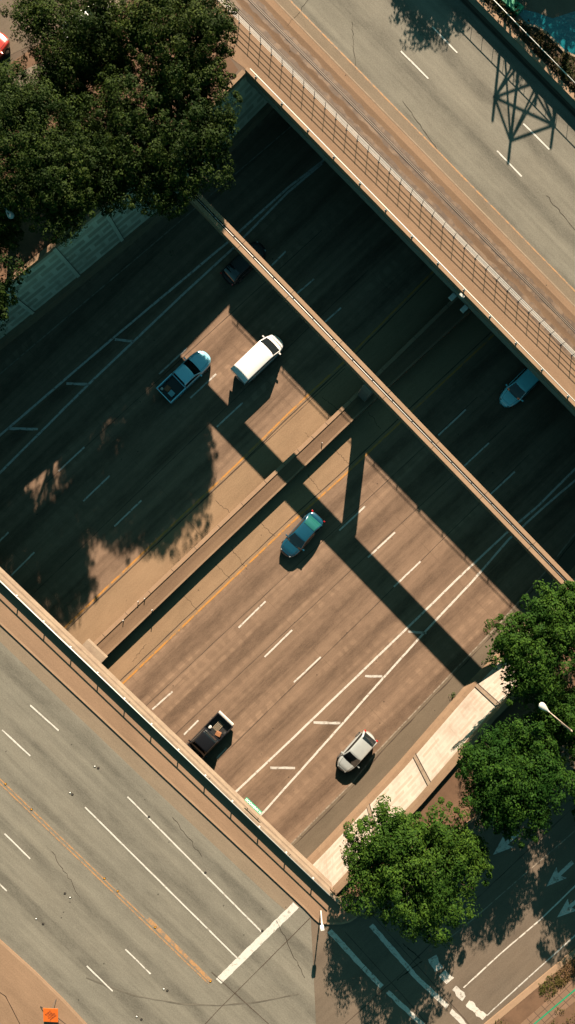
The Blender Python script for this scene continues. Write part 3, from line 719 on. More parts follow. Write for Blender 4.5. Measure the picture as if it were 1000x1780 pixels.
# ------------------------------------------------------------------ signs
def text_mesh(body, size, mat, parent, M4, extrude=.004, spacing=1.0, line=1.0):
    cu = bpy.data.curves.new('t', 'FONT'); cu.body = body; cu.size = size; cu.align_x = 'CENTER'; cu.align_y = 'CENTER'; cu.extrude = extrude
    cu.space_line = line; cu.space_character = spacing; cu.offset = size*.02
    to = bpy.data.objects.new('tmp', cu); C.objects.link(to); bpy.context.view_layer.update()
    me = bpy.data.meshes.new_from_object(to.evaluated_get(bpy.context.evaluated_depsgraph_get())); C.objects.unlink(to); bpy.data.objects.remove(to)
    me.materials.clear(); me.materials.append(mat); me.name = 'lettering'
    o = bpy.data.objects.new('lettering', me); link(o, parent); o.matrix_local = M4; return o
g = empty('street_sign', P(440.5, 1401, G+.85), math.atan2(-d1.y, -d1.x), label='narrow green street name sign with white letters on the lower bridge parapet', cat='sign')
mt = Matrix.Rotation(R(24), 4, 'X')
mb = MB(); mb.box((0,0,0), (1.75,.30,.03), M=mt); mb.build('sign_plate', M['green_sign'], g)
text_mesh('N HARWOOD', .25, M['sign_text'], g, Matrix.Translation((0,0,.0)) @ mt @ Matrix.Translation((0,-.0,.022)), .003, 1.05)
for x in (-.6, .6): mb = MB(); mb.bar((x, -.02, -.02), (x, -.06, -.3), .04); mb.build('bracket', M['lamp'], g)
g = empty('road_work_sign', P(92, 1757, G+.15), 0, label='square orange road work sign lying on a folding stand by the lower left kerb', cat='sign')
mt = Matrix.Translation((0,0,.62)) @ Matrix.Rotation(R(-3), 4, 'Z') @ Matrix.Rotation(R(14), 4, 'X')
mb = MB(); hs = .60
mb.add([mt @ Vector(v) for v in [(-hs,-hs*1.08,-.012),(hs,-hs*1.08,-.012),(hs,hs*1.08,-.012),(-hs,hs*1.08,-.012),(-hs,-hs*1.08,.012),(hs,-hs*1.08,.012),(hs,hs*1.08,.012),(-hs,hs*1.08,.012)]],
       [(3,2,1,0),(4,5,6,7),(0,1,5,4),(1,2,6,5),(2,3,7,6),(3,0,4,7)])
mb.build('sign_panel', M['orange_sign'], g)
text_mesh('RIGHT\nLANE\nCLOSED\nAHEAD', .20, M['dark_text'], g, mt @ Matrix.Rotation(R(45), 4, 'Z') @ Matrix.Translation((0,.0,.014)), .002, 1.1, .95)
for a, b in (((-.1,-.5,.5), (.75,-1.6,.05)), ((.3,-.1,.5), (1.3,-1.25,.05)), ((-.3,.2,.5), (-1.0,.4,.05)), ((.0,.3,.5), (.3,1.0,.05))):
    mb = MB(); mb.bar(a, b, .035); mb.build('leg', M['black'], g)

# street lamps
def street_lamp(name, head, arm_end, zt, label, base_off):
    h = P(*head, zt); a = P(*arm_end, zt+.1); base = a + base_off
    root = empty(name, plan(base, G), label=label, cat='street lamp', group='street lamps on tall poles')
    inv = Matrix.Translation(-plan(base, G))
    d = (h-a); d.z = 0; L_ = d.length; d.normalize()
    # teardrop head
    mb = MB(); n = 12; prof = [(-.02,.05), (.12,.07), (.35,.16), (.6,.25), (.82,.27), (.98,.20), (1.06,.02)]
    pts = [h - d*.55 + d*t*.9 for t, _ in prof]; sx = Vector((-d.y, d.x, 0))
    vs = [p + sx*math.cos(2*math.pi*k/n)*r_*.95 + Vector((0,0,1))*math.sin(2*math.pi*k/n)*r_*.55 for p, (t, r_) in zip(pts, prof) for k in range(n)]
    fs = [(i*n+k, i*n+(k+1) % n, (i+1)*n+(k+1) % n, (i+1)*n+k) for i in range(len(prof)-1) for k in range(n)] + [tuple(range(n)), tuple(range(len(prof)*n-1, (len(prof)-1)*n-1, -1))]
    mb.add([inv @ v for v in vs], fs); mb.build('lamp_head', M['lamp'], root, smooth=True)
    mb = MB(); mb.tube([inv @ (h - d*.5), inv @ a], [.035, .06], 8); mb.build('arm', M['galv'], root, True)
    mb = MB(); mb.tube([inv @ (a + Vector((0,0,.25))), inv @ a, inv @ (a + Vector((0,0,-.4))), inv @ (a.lerp(plan(a, G), .5)), inv @ plan(a, G)], [.03, .085, .08, .1, .13], 10); mb.build('pole', M['galv'], root, True)
street_lamp('street_lamp', (945,1229), (993,1270), 17.0, 'street lamp with pale teardrop head and pinkish arm above the dark trees at right', Vector((0,0,0)))
street_lamp('street_lamp', (17,372), (-26,318), 17.0, 'street lamp with small round pale head over the shaded trees at the left edge', Vector((0,0,0)))
# pedestrian signal on the corner
g = empty('pedestrian_signal', P(558, 1584, G+.15), 0, label='slim white pedestrian signal post on the corner pavement', cat='signal')
mb = MB(); mb.tube([(0,0,0), (0,0,.15), (0,0,2.5)], [.09,.05,.05], 8); mb.build('post', M['rail_white'], g, True)
mb = MB(); mb.box((0,-.08,2.65), (.3,.26,.5), R(12)); mb.build('signal_head', M['rail_white'], g, bevel=.03)
mb = MB(); mb.box((0,-.22,2.7), (.2,.02,.2), R(12)); mb.build('lens', M['black'], g)
mb = MB(); mb.box((0,-.04,1.1), (.12,.1,.18)); mb.build('push_button', M['galv'], g)
g = empty('marker_post', P(633, 1566, G), 0, label='short white post at the corner half hidden by the round tree', cat='post')
mb = MB(); mb.tube([(0,0,0), (0,0,1.0)], [.06,.05], 8); mb.build('shaft', M['rail_white'], g, True); mb = MB(); mb.tube([(0,0,1.0),(0,0,1.06)], [.07,.03], 8); mb.build('cap', M['lamp'], g, True)

# raised pavement markers
mk = None
spots = [((165,1332),'a'), ((171,1335),'b'), ((122,1378),'a'), ((126,1381),'b'), ((113,1553),'b'), ((122,1560),'a'), ((63,1597),'a'), ((75,1606),'b'), ((285,1719),'a'), ((291,1722),'b'), ((238,1767),'a'), ((246,1772),'b'),
         ((10,1363),'y'), ((55,1407),'y'), ((182,1527),'y'), ((205,1549),'y'), ((270,1612),'y'), ((366,1706),'y'), ((357,1517),'b'), ((259,1420),'b'), ((456,1618),'b')]
M['marker_w'] = plain('white_marker', (.8,.8,.76), .4); M['marker_y'] = plain('amber_marker', (.6,.28,.02), .4)
PLACES = ['below the dark kerb line','beside a black patch near the kerb line','at the end of a white dash','next to a tar spot in the left lanes','on bare grey asphalt at far left','near the lower left kerb']
def marker(x, y, kind, z, label):
    root = empty('road_marker', P(x, y, z), R(45), label=label, cat='road marker', group={'a':'white road markers with tar patches','b':'dark road markers','y':'amber road markers on the yellow line'}[kind])
    mb = MB(); vs = []; n = 10
    vs = [(.11*math.cos(2*math.pi*k/n)*(1+.25*math.sin(3*k)), .10*math.sin(2*math.pi*k/n), .004) for k in range(n)]
    mb.add(vs, [tuple(range(n))]); mb.build('tar_patch', M['crack'], root)
    mb = MB(); q = .055
    mb.add([(-q,-q,.004),(q,-q,.004),(q,q,.004),(-q,q,.004),(-q*.6,-q*.6,.025),(q*.6,-q*.6,.025),(q*.6,q*.6,.025),(-q*.6,q*.6,.025)], [(4,5,6,7),(0,1,5,4),(1,2,6,5),(2,3,7,6),(3,0,4,7)])
    mb.build('stud', M['marker_w' if kind == 'a' else ('marker_y' if kind == 'y' else 'black')], root)
names = {'a':'small white stud with a tar patch on the wide lower street', 'b':'small dark worn stud on the wide lower street, one of several alike', 'y':'small amber stud on the double yellow line of the lower street, one of several alike'}
for (x, y), k in spots: marker(x, y, k, Zs+.02, names[k])

# ------------------------------------------------------------------ trees
def leaves(centers, radii, outward, n_per, size, seed, flat=.6):
    r_ = np.random.default_rng(seed); n = len(centers)
    c = np.repeat(centers, n_per, axis=0); rr = np.repeat(radii, n_per)[:, None]; o = np.repeat(outward, n_per, axis=0)
    N = len(c); d = r_.normal(size=(N, 3)); d /= np.linalg.norm(d, axis=1)[:, None]
    rad = r_.uniform(.3, 1, size=(N, 1))**.4
    p = c + d*rad*rr*np.array([1, 1, .75])
    nn = d*.9 + o*.4 + np.array([0, .15, .45]) + r_.normal(size=(N, 3))*.36; nn /= np.linalg.norm(nn, axis=1)[:, None]
    t = np.cross(nn, r_.normal(size=(N, 3))); t /= np.linalg.norm(t, axis=1)[:, None]; b = np.cross(nn, t)
    s = r_.uniform(.6, 1.25, size=(N, 1))*size
    tip = p + t*s; tail = p - t*s*.8; l = p + b*s*.48 + nn*s*.14; rt = p - b*s*.48 + nn*s*.14
    v = np.stack([tip, l, tail, rt], axis=1).reshape(-1, 3)
    return v
def leaf_mesh(name, v, mat, parent):
    me = bpy.data.meshes.new(name); nv = len(v); nf = nv//4
    me.vertices.add(nv); me.vertices.foreach_set('co', v.astype(np.float32).ravel())
    me.loops.add(nv); me.loops.foreach_set('vertex_index', np.arange(nv, dtype=np.int32))
    me.polygons.add(nf); me.polygons.foreach_set('loop_start', np.arange(0, nv, 4, dtype=np.int32))
    me.update(calc_edges=True); me.materials.append(mat)
    return link(bpy.data.objects.new(name, me), parent)
def tree(cx, cy, zmid, R_, hh, lobes, mat, label, seed, clumps=520, per=26, leaf=.15, group='broad leaved trees around the freeway', cat='tree', csz=(.36,.72)):
    """crown centre seen at pixel (cx, cy) when at height zmid; lobes: (dx, dy, dz, radius) in units of R_"""
    clumps = int(clumps*.72); per = int(per*1.25)
    c = P(cx, cy, zmid); base = plan(c, G); r_ = np.random.default_rng(seed)
    root = empty('tree', base, label=label, cat=cat, group=group)
    cs = []; rad = []; out = []
    w = np.array([l[3]**2 for l in lobes]); w = w/w.sum()
    cnt = 0
    lob = r_.choice(len(lobes), size=clumps*3, p=w)
    for k in lob:
        dx, dy, dz, lr = lobes[k]; d = r_.normal(size=3); d /= np.linalg.norm(d)
        if d[2] < -.55: continue
        # ragged shell with angular bumps
        bump = 1 + .13*math.sin(5*math.atan2(d[1], d[0]) + seed + k) + .09*math.sin(11*math.atan2(d[1], d[0]) + 2*k + 3*d[2])
        q = (r_.uniform(.75, 1.0) if cnt % 3 else r_.uniform(.2, .75)) * bump
        p = np.array([dx*R_ + d[0]*lr*R_*q, dy*R_ + d[1]*lr*R_*q, zmid - G + dz*hh + d[2]*lr*hh*q])
        cs.append(p); rad.append(r_.uniform(*csz)); out.append(d); cnt += 1
        if cnt >= clumps: break
    # stray twigs beyond the outline
    for i in range(clumps//9):
        k = r_.integers(len(lobes)); dx, dy, dz, lr = lobes[k]; a = r_.uniform(0, 2*math.pi); e = r_.uniform(-.3, .6)
        d = np.array([math.cos(a)*math.cos(e), math.sin(a)*math.cos(e), math.sin(e)]); q = r_.uniform(1.0, 1.14)
        cs.append(np.array([dx*R_ + d[0]*lr*R_*q, dy*R_ + d[1]*lr*R_*q, zmid-G + dz*hh + d[2]*lr*hh*q])); rad.append(.26); out.append(d)
    v = leaves(np.array(cs), np.array(rad), np.array(out), per, leaf, seed)
    core = []
    for i in range(max(60, int(R_*R_*7))):
        k = r_.integers(len(lobes)); dx, dy, dz, lr = lobes[k]; d = r_.normal(size=3); d /= np.linalg.norm(d); q = r_.uniform(0, .72)
        core.append((dx*R_ + d[0]*lr*R_*q, dy*R_ + d[1]*lr*R_*q, zmid-G + dz*hh + d[2]*lr*hh*q - .5))
    core = np.array(core)
    v = np.concatenate([v, leaves(core, np.full(len(core), .8), np.tile((0,0,1.), (len(core),1)), 26, leaf*1.9, seed+99)])
    crown = leaf_mesh('crown', v, mat, root)
    mb = MB(); top = zmid-G+.2*hh
    mb.tube([(0,0,-.05), (.05,.03,1.2), (0.0,-.05,2.8), (0,0,top*.75), (0,0,top)], [.34,.26,.22,.13,.04], 8); mb.build('trunk', M['trunk'], root, True)
    mb = MB()
    for i in range(18):
        a = r_.uniform(0, 2*math.pi); k = r_.integers(len(lobes)); dx, dy, dz, lr = lobes[k]
        e = Vector((dx*R_ + math.cos(a)*lr*R_*.8, dy*R_ + math.sin(a)*lr*R_*.8, zmid-G + dz*hh + r_.uniform(-.3, .5)*hh*lr))
        s0 = Vector((0, 0, r_.uniform(2.2, max(2.6, top*.7)))); mid = s0.lerp(e, .5) + Vector((r_.normal()*.25, r_.normal()*.25, .3))
        mb.tube([s0, mid, e], [.085, .05, .015], 5, False)
    mb.build('limbs', M['trunk'], root, True)
    return root
LG, LO = M['leaf_green'], M['leaf_olive']
tree(720, 1512, 14.4, 5.45, 3.6, [(0,-.05,0,.78), (-.32,.42,.0,.52), (.62,.05,-.1,.42), (.25,-.52,-.05,.55), (-.5,-.3,-.15,.48), (.35,.4,0,.5), (-.55,.18,-.1,.45), (.78,.12,-.3,.26)], LG, 'full rounded green tree beside the crosswalk, lowest of the right side trees', 11, 820, 62, .115)
tree(893, 1352, 14.6, 4.4, 3.2, [(0,0,0,.8), (-.45,.25,0,.5), (.5,-.1,0,.5), (.1,-.6,-.1,.5), (.2,.55,0,.5), (-.35,-.35,-.1,.48)], LG, 'dark green tree between the round corner tree and the tree by the beam end', 12, 600, 62, .115)
tree(955, 1130, 14.4, 4.6, 3.4, [(0,0,0,.8), (-.55,.1,0,.5), (.1,.55,0,.55), (-.35,-.45,0,.5), (.5,.4,0,.5), (.62,.78,-.05,.4)], LG, 'green tree overhanging the right end of the concrete beam', 13, 680, 62, .115)
tree(1088, 1398, 15.0, 4.3, 3.0, [(0,0,0,.85), (-.4,.3,0,.45), (.3,-.4,0,.5)], LG, 'tree just beyond the right edge shading the arrows of the side street', 15, 420, 60, .12)
tree(1010, 1262, 13.6, 4.0, 2.8, [(0,0,0,.85), (-.45,.2,0,.45), (.4,-.4,0,.5)], LG, 'dark shaded tree behind the teardrop street lamp at the right edge', 14, 400, 56, .115)
tree(278, 224, 14.7, 6.0, 4.0, [(0,.0,0,.82), (.45,.35,0,.5), (.42,-.4,0,.5), (-.3,-.5,-.1,.55), (-.45,.2,0,.5), (.05,-.72,-.1,.4), (.1,.6,0,.45), (.62,0,-.1,.36)], LO, 'largest dark tree leaning over the upper left wall and beam end', 21, 1150, 60, .108)
tree(300, 60, 15.6, 5.0, 3.8, [(0,0,0,.8), (.5,.2,0,.45), (.35,-.4,-.1,.5), (-.5,.1,0,.45), (0,.6,0,.5)], LO, 'olive tree at the top edge beside the start of the white rail fence', 22, 700, 56, .105)
tree(118, 55, 14.6, 4.6, 3.4, [(0,0,0,.8), (-.5,.3,0,.5), (.5,-.1,0,.5), (-.1,-.55,0,.45), (.5,.5,0,.5)], LO, 'finely leaved tree at the top left over the parked white car', 23, 620, 50, .10)
tree(40, 252, 17.2, 5.5, 4.2, [(0,0,0,.8), (.35,-.35,0,.5), (-.4,.3,0,.5), (.1,.45,0,.45), (.45,-.8,-.1,.42), (-.3,-.6,0,.5)], LO, 'tree with yellow green tips at the left edge below the red car', 24, 780, 56, .108)
tree(150, 284, 14.0, 4.4, 3.2, [(0,0,0,.8), (.3,-.35,0,.45), (-.3,-.4,-.1,.42), (-.2,.5,-.1,.4)], LO, 'dark shaded tree between the largest tree and the left edge tree', 25, 520, 52, .108)
tree(-70, 480, 16.0, 5.0, 3.6, [(0,0,0,.85), (.3,-.3,0,.45), (-.3,.4,0,.5)], LO, 'tree outside the left edge whose jagged shadow falls on the freeway', 26, 650, 26, .14)
tree(178, 128, 13.0, 2.9, 2.4, [(0,0,0,.8), (-.5,.2,0,.4), (.4,.4,0,.4)], LO, 'small dark tree filling the gap above the largest tree at upper left', 28, 190, 50, .10)
tree(112, 160, 13.0, 2.7, 2.2, [(0,0,0,.8), (.4,-.3,0,.4), (-.4,.3,0,.4)], LO, 'small dark tree between the upper left parked cars and the left edge tree', 29, 170, 50, .10)
tree(-6, 398, 13.2, 2.2, 2.2, [(0,0,0,.8), (.3,.4,0,.4), (-.4,-.3,0,.4)], LO, 'small shaded tree under the round street lamp at the left edge', 30, 170, 50, .10)
tree(14, 168, 14.0, 3.0, 2.4, [(0,0,0,.8), (.4,-.3,0,.4), (-.4,.3,0,.4)], LO, 'tree at the left edge just below the red parked car', 33, 210, 50, .10)
tree(-150, 250, 15.0, 5.5, 4.0, [(0,0,0,.9), (.4,-.3,0,.5)], LO, 'tree beyond the left edge behind the street lamp', 27, 650, 26, .14)
# beyond the top edge: they throw the shadows on the upper street and the pool
tree(795, -285, 14.0, 3.4, 3.0, [(0,0,0,.85), (.5,-.2,0,.5), (-.5,0,0,.45)], LG, 'tree beyond the top edge shading the upper street', 31, 420, 26, .15, 'trees beyond the top edge')
tree(1005, -285, 14.5, 4.4, 3.2, [(0,0,0,.9), (.5,-.3,0,.5), (-.5,0,0,.5)], LG, 'tree beyond the top edge shading the pool', 32, 480, 26, .15, 'trees beyond the top edge')
# hedge
hp0 = pa + nw*.9; r_ = np.random.default_rng(5); cs = []; ra = []; ou = []
for i in range(1500):
    t = r_.uniform(0, 1); off = r_.uniform(.5, 2.9 if t < .62 else 4.2); p = pa.lerp(pb, t) + nw*off
    cs.append((p.x, p.y, GZ + r_.uniform(.1, .55))); ra.append(r_.uniform(.18, .34)); ou.append((0, 0, 1))
    pi = (500 + p.x*F/(H-GZ), 890 - p.y*F/(H-GZ))
    # keep clear of the pool basin
    ok = not (pi[0] > 899 and pi[1] < np.interp(pi[0], [899,931,962,978,1000,1040], [34,48,74,91,101,112]) + 5)
    if not ok: cs.pop(); ra.pop(); ou.pop()
hd = leaf_mesh('hedge', leaves(np.array(cs), np.array(ra), np.array(ou), 16, .11, 6), M['leaf_brown'], None)
tag(hd, 'low dark brown green planting between the wall and the pool', 'planting', kind='stuff')
# grass tufts on verges and weeds
r_ = np.random.default_rng(9); cs = []
for i in range(500):
    t = r_.uniform(0, 1); a = P(1060, 1604, G+.12).lerp(P(800, 1825, G+.12), t); b = P(1060, 1648, G+.12).lerp(P(850, 1826, G+.12), t); q = a.lerp(b, r_.uniform(.12, .92))
    if math.sin(q.x*.9)+math.sin(q.y*1.3+1) + r_.normal()*.4 > .2: cs.append(tuple(q))
for i in range(60):
    q = P(990 + r_.uniform(-30, 60), 1775 + r_.uniform(-20, 40), G+.12); cs.append(tuple(q))
gr = leaf_mesh('grass', leaves(np.array(cs), np.full(len(cs), .3), np.tile((0,0,1.), (len(cs),1)), 22, .07, 10)*np.array([1,1,1]), M['grass'], None)
tag(gr, 'patchy grass growing on the dirt verge by the brick footway', 'grass', kind='stuff')
cs = [tuple(P(x, y, .05)) for x, y in ((845,1148), (842,1152), (784,1210), (788,1208), (300,440))] + [tuple(P(590,1552,G+.2)), tuple(P(584,1549,G+.2)), tuple(P(598,1556,G+.2))]
wd = leaf_mesh('weeds', leaves(np.array(cs), np.full(len(cs), .28), np.tile((0,0,1.), (len(cs),1)), 30, .07, 12), M['leaf_green'], None); tag(wd, 'small weeds growing at the foot of the walls', 'weeds', kind='stuff')

# ------------------------------------------------------------------ lattice tower beyond the top edge (throws the braced shadow)
tw = empty('lattice_tower', (20.9, 45.6, G), R(20), label='steel lattice tower beyond the top edge, casting the braced shadow on the street', cat='tower')
hw = 2.0
for h0, h1, w0, w1 in ((0,3.6,hw*1.0,hw*.98), (3.6,7.2,hw*.98,hw*.95)):
    mb = MB()
    cn0 = [(-w0,-w0,h0),(w0,-w0,h0),(w0,w0,h0),(-w0,w0,h0)]; cn1 = [(-w1,-w1,h1),(w1,-w1,h1),(w1,w1,h1),(-w1,w1,h1)]
    for i in range(4):
        j = (i+1) % 4; mb.bar(cn0[i], cn1[j], .12); mb.bar(cn0[j], cn1[i], .12); mb.bar(cn1[i], cn1[j], .12)
    mb.build('brace', M['black'], tw)
for sx, sy in ((-1,-1),(1,-1),(1,1),(-1,1)):
    mb = MB(); mb.bar((sx*hw,sy*hw,0), (sx*hw*.93,sy*hw*.93,8.3), .18); mb.build('leg', M['black'], tw)
mb = MB(); mb.bar((-hw,-hw,7.2), (hw,hw,7.2), .12); mb.bar((-hw,hw,7.2), (hw,-hw,7.2), .12); mb.build('crossbar', M['black'], tw)

# ------------------------------------------------------------------ vehicles
def loftmesh(rings, closed=False):
    n = len(rings[0]); vs = [p for r in rings for p in r]; fs = []
    m = n if closed else n-1
    for i in range(len(rings)-1):
        for k in range(m): fs.append((i*n+k, i*n+(k+1) % n, (i+1)*n+(k+1) % n, (i+1)*n+k))
    return vs, fs
def fixn(o):
    bm = bmesh.new(); bm.from_mesh(o.data); bmesh.ops.remove_doubles(bm, verts=bm.verts, dist=.0005); bmesh.ops.recalc_face_normals(bm, faces=bm.faces); bm.to_mesh(o.data); bm.free(); return o
def car(name, pos, ang, z, mat, label, cat, L=4.7, W=1.82, Ht=1.45, hood=.95, trunk=1.0, belt=.92, cab=(-.42,-.26,.06,.24), roofw=.60, bed=None,
        glass='glass', rearglass=None, roofmat=None, bumper=None, nose=5.0, mirrors=True, group='vehicles on the freeway', rack=False, roofcrown=.035):
    """cab: rear base, rear top, screen top, screen base as fractions of L (x forward)"""
    root = empty(name, (pos[0], pos[1], z), ang, label=label, cat=cat, group=group)
    hl = L/2
    x0 = -hl if not bed else bed*L
    def hwid(x):
        u = abs(x)/hl; p = nose if x > 0 else nose*1.5
        return W/2*max(0, 1-min(1, u)**p)**(1/2.6)*(1 if bed is None or x > 0 else 1)
    rb, rt, ft, fb = [c*L for c in cab]
    def ztop(x):
        return float(np.interp(x, [-hl, -hl*.97, -hl*.86, rb, rt, ft, fb, hl*.75, hl*.93, hl], [trunk*.72, trunk*.9, trunk, trunk*1.0, belt, belt, hood*1.03, hood*.96, hood*.82, hood*.6]))
    N = 44; ths = np.linspace(0, math.pi, N); xs = -np.cos(ths)*hl
    if bed: xs = np.linspace(0, 1, N)**1; xs = x0 + (hl-x0)*np.sin(xs*math.pi/2)
    rings = []
    for x in xs:
        w = hwid(x) if not (bed and x < 0) else W/2; zt = ztop(x)
        half = [(0,.2), (w*.86,.2), (w*.97,.33), (w,.52), (w*.995,zt*.8), (w*.965,zt*.93), (w*.90,zt-.015), (w*.72,zt+.012), (w*.4,zt+.03), (0,zt+.038)]
        full = [(-y, zz) for y, zz in half[::-1]][:-1] + half[0:1] + half[1:-1]
        rings.append([(x, y, zz) for y, zz in [(yy, q) for yy, q in half] + [(-yy, q) for yy, q in half[-2:0:-1]]])
    vs, fs = loftmesh(rings, True)
    n = len(rings[0]); fs += [tuple(range(n)), tuple(range(len(vs)-1, len(vs)-1-n, -1))]
    fixn(mesh_obj('body', vs, fs, mat, root, smooth=True))
    # cabin
    cx = np.concatenate([np.linspace(rb, rt, 9), np.linspace(rt, ft, 10)[1:], np.linspace(ft, fb, 9)[1:]])
    bz = belt
    def zc(x):
        if x < rt: t = (x-rb)/(rt-rb); zb = ztop(rb); return zb-.02 + (Ht-zb)*(math.sin(t*math.pi/2)**.85 if rt-rb > .12 else t)
        if x > ft: t = (fb-x)/(fb-ft); zb = ztop(fb); return zb-.02 + (Ht-.02-zb)*(t**.86)
        return Ht - .02*((x-(rt+ft)/2)/((ft-rt)/2))**2
    wbase = W/2*.93
    def wr(x):
        z_ = zc(x); t = min(1, max(0, (z_-bz)/(Ht-bz))); t = t**1.2
        return wbase*(1-t) + (W/2*roofw/.5*.5*1.0)*t if False else wbase*.97*(1-t) + W*.5*roofw*1.25*t
    rings = []
    for x in cx:
        w = wr(x); z_ = zc(x); b = min(bz, z_)-.06; bow = 0
        wb_ = wbase*(1 - .0)
        half = [(0,b), (wb_,b), (wb_*.5+w*.5+.02, (b+z_)/2), (w+.012, z_-.05*min(1,(z_-b))), (w-.05, z_-.005), (w*.5, z_+roofcrown*.7), (0, z_+roofcrown)]
        rings.append([(x, y, q) for y, q in half] + [(x, -y, q) for y, q in half[-2:0:-1]])
    vs, fs = loftmesh(rings, True); n = len(rings[0]); fs += [tuple(range(n)), tuple(range(len(vs)-1, len(vs)-1-n, -1))]
    fixn(mesh_obj('cabin', vs, fs, roofmat or mat, root, smooth=True))
    def patch(nm, xa, xb, m, inset=.90, off=.014, curve=0.0):
        vs = []; nx, ny = 9, 13
        for i in range(nx):
            for j in range(ny):
                s_ = (j/(ny-1)*2-1)*inset
                x = xa + (xb-xa)*i/(nx-1) + curve*(1-s_*s_)*(1 if xb > xa else -1)
                lo, hi = min(xa, xb), max(xa, xb); x = min(max(x, rb+.005), fb-.005+abs(curve))
                w = wr(min(x, fb)); zz = zc(min(x, fb)) if x <= fb else ztop(fb)-.02
                vs.append((x, s_*w, zz + roofcrown*(1-s_*s_) + off + .012))
        fs = [(i*ny+j, i*ny+j+1, (i+1)*ny+j+1, (i+1)*ny+j) for i in range(nx-1) for j in range(ny-1)]
        fixn(mesh_obj(nm, vs, fs, M[m], root, smooth=True))
    patch('windscreen', ft - .03, fb - .02, glass, .92, curve=.07)
    if rt - rb > .1: patch('rear_window', rt + .02, rb + .03, rearglass or glass, .88, curve=-.0)
    for s_ in (-1, 1):
        vs = []; nx = 14
        xa, xb = rb + (rt-rb)*.55, ft + (fb-ft)*.62
        for i in range(nx):
            x = xa + (xb-xa)*i/(nx-1); w = wr(x); z_ = zc(x); b = min(bz, z_)
            for t in (.12, .5, .86):
                y = (wbase*(1-t) + (w+.012)*t) + .022 + (.02 if t == .5 else 0); zz = b + (z_-.05-b)*t
                vs.append((x, s_*y, zz))
        fs = [(i*3+k, i*3+k+1, (i+1)*3+k+1, (i+1)*3+k) for i in range(nx-1) for k in range(2)]
        mesh_obj('side_window', vs, fs, M['glass'], root, smooth=True)
    for s_ in (-1, 1):
        pts = [(x, s_*.73*hwid(x), ztop(x)+.024) for x in np.linspace(fb+.02, hl*.84, 7)]
        mb = MB(); mb.tube(pts, .008, 4); mb.build('hood_seam', M['slot'], root)
    pts = [(hl*.84, y*hwid(hl*.84), ztop(hl*.84)+.022 + .016*(1-abs(y))) for y in np.linspace(-.73, .73, 7)]
    mb = MB(); mb.tube(pts, .009, 4); mb.build('hood_seam', M['slot'], root)
    mb = MB()
    if not rack: pass
    for s_ in (-1, 1):
        if mirrors:
            mb = MB(); mb.box((fb-.22, s_*(W/2+.10), belt+.06), (.13, .22, .14)); mb.bar((fb-.2, s_*(W/2-.12), belt), (fb-.2, s_*(W/2+.02), belt+.04), .05); mb.build('mirror', mat, root, bevel=.03)
        hx = hl*.90; wv = hwid(hx)*.93
        mb = MB(); mb.box((hl*.885, s_*wv*.80, hood*.80), (.22, .24, .10), -s_*.55); mb.build('headlight', M['headlight'], root, bevel=.04)
        mb = MB(); tx = -hl*.955; mb.box((tx, s_*W*.40, (trunk if not bed else .95)*.86), (.14, .20, .22), s_*.25); mb.build('tail_light', M['redlight'], root, bevel=.03)
        for fx in (.30*L, -.29*L):
            w_ = empty_part('wheel', (fx, s_*(W/2-.115), .33), root)
            def disc(nm, r1, y0, y1, m):
                n = 20; vs = [(r1*math.cos(2*math.pi*k/n), y, r1*math.sin(2*math.pi*k/n)) for y in (y0, y1) for k in range(n)]
                fixn(mesh_obj(nm, vs, [(k, (k+1) % n, n+(k+1) % n, n+k) for k in range(n)] + [tuple(range(n)), tuple(range(2*n-1, n-1, -1))], m, w_))
            disc('tyre', .33, -.11, .11, M['tyre']); disc('rim', .21, -.122, .122, M['rim'])
    mb = MB(); mb.box((hl*.2+ .0, 0, .02), (.01,.01,.01))
    if bumper:
        mb = MB(); mb.box((-hl-.02, 0, .55), (.16, W*.92, .20)); mb.build('bumper', bumper, root, bevel=.03)
    mb = MB(); mb.box((hl-.09, 0, hood*.55), (.06, W*.5, .16)); mb.build('grille', M['black'], root, bevel=.01)
    if fb < hl*.8:
        mb = MB()
        for s_ in (-.35, .3): mb.bar((fb+.03, s_*W*.5, ztop(fb)+.05), (fb-.28, s_*W*.5+.38, ztop(fb)+.13), .02)
        mb.build('wiper', M['black'], root)
    if bed:
        bl = x0 + hl; bx = -hl + bl/2
        mb = MB()
        for s_ in (-1, 1):
            mb.box((bx, s_*(W/2-.06), .80), (bl-.02, .12, .62))
        mb.box((x0-.05, 0, .82), (.08, W-.25, .60)); mb.build('bed_sides', mat, root, bevel=.025)
        mb = MB(); mb.box((-hl+.05, 0, .81), (.08, W-.24, .60)); mb.build('tailgate', mat, root, bevel=.02)
        mb = MB(); mb.box((bx, 0, .54), (bl-.12, W-.24, .08)); mb.build('bed_floor', M['black'], root)
        mb = MB(); mb.box((bx, 0, .38), (bl-.1, W-.5, .2)); mb.build('chassis', M['black'], root)
    return root
def empty_part(name, loc, parent):
    o = bpy.data.objects.new(name, None); o.empty_display_size = .1; o.location = loc; return link(o, parent)
def vp(px, py, zz=.8): v = P(px, py, zz); return (v.x, v.y)
p_silver = paint('pale_blue_paint', (.32,.78,.95)); p_white = paint('white_van_paint', (.80,.79,.76), .35, 0); p_black = paint('black_paint', (.012,.014,.018))
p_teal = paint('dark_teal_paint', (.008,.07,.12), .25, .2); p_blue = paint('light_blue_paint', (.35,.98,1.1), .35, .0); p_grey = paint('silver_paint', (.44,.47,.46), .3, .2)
p_navy = paint('navy_paint', (.003,.005,.009), .6, 0, 0); p_red = paint('red_paint', (.5,.03,.015)); 
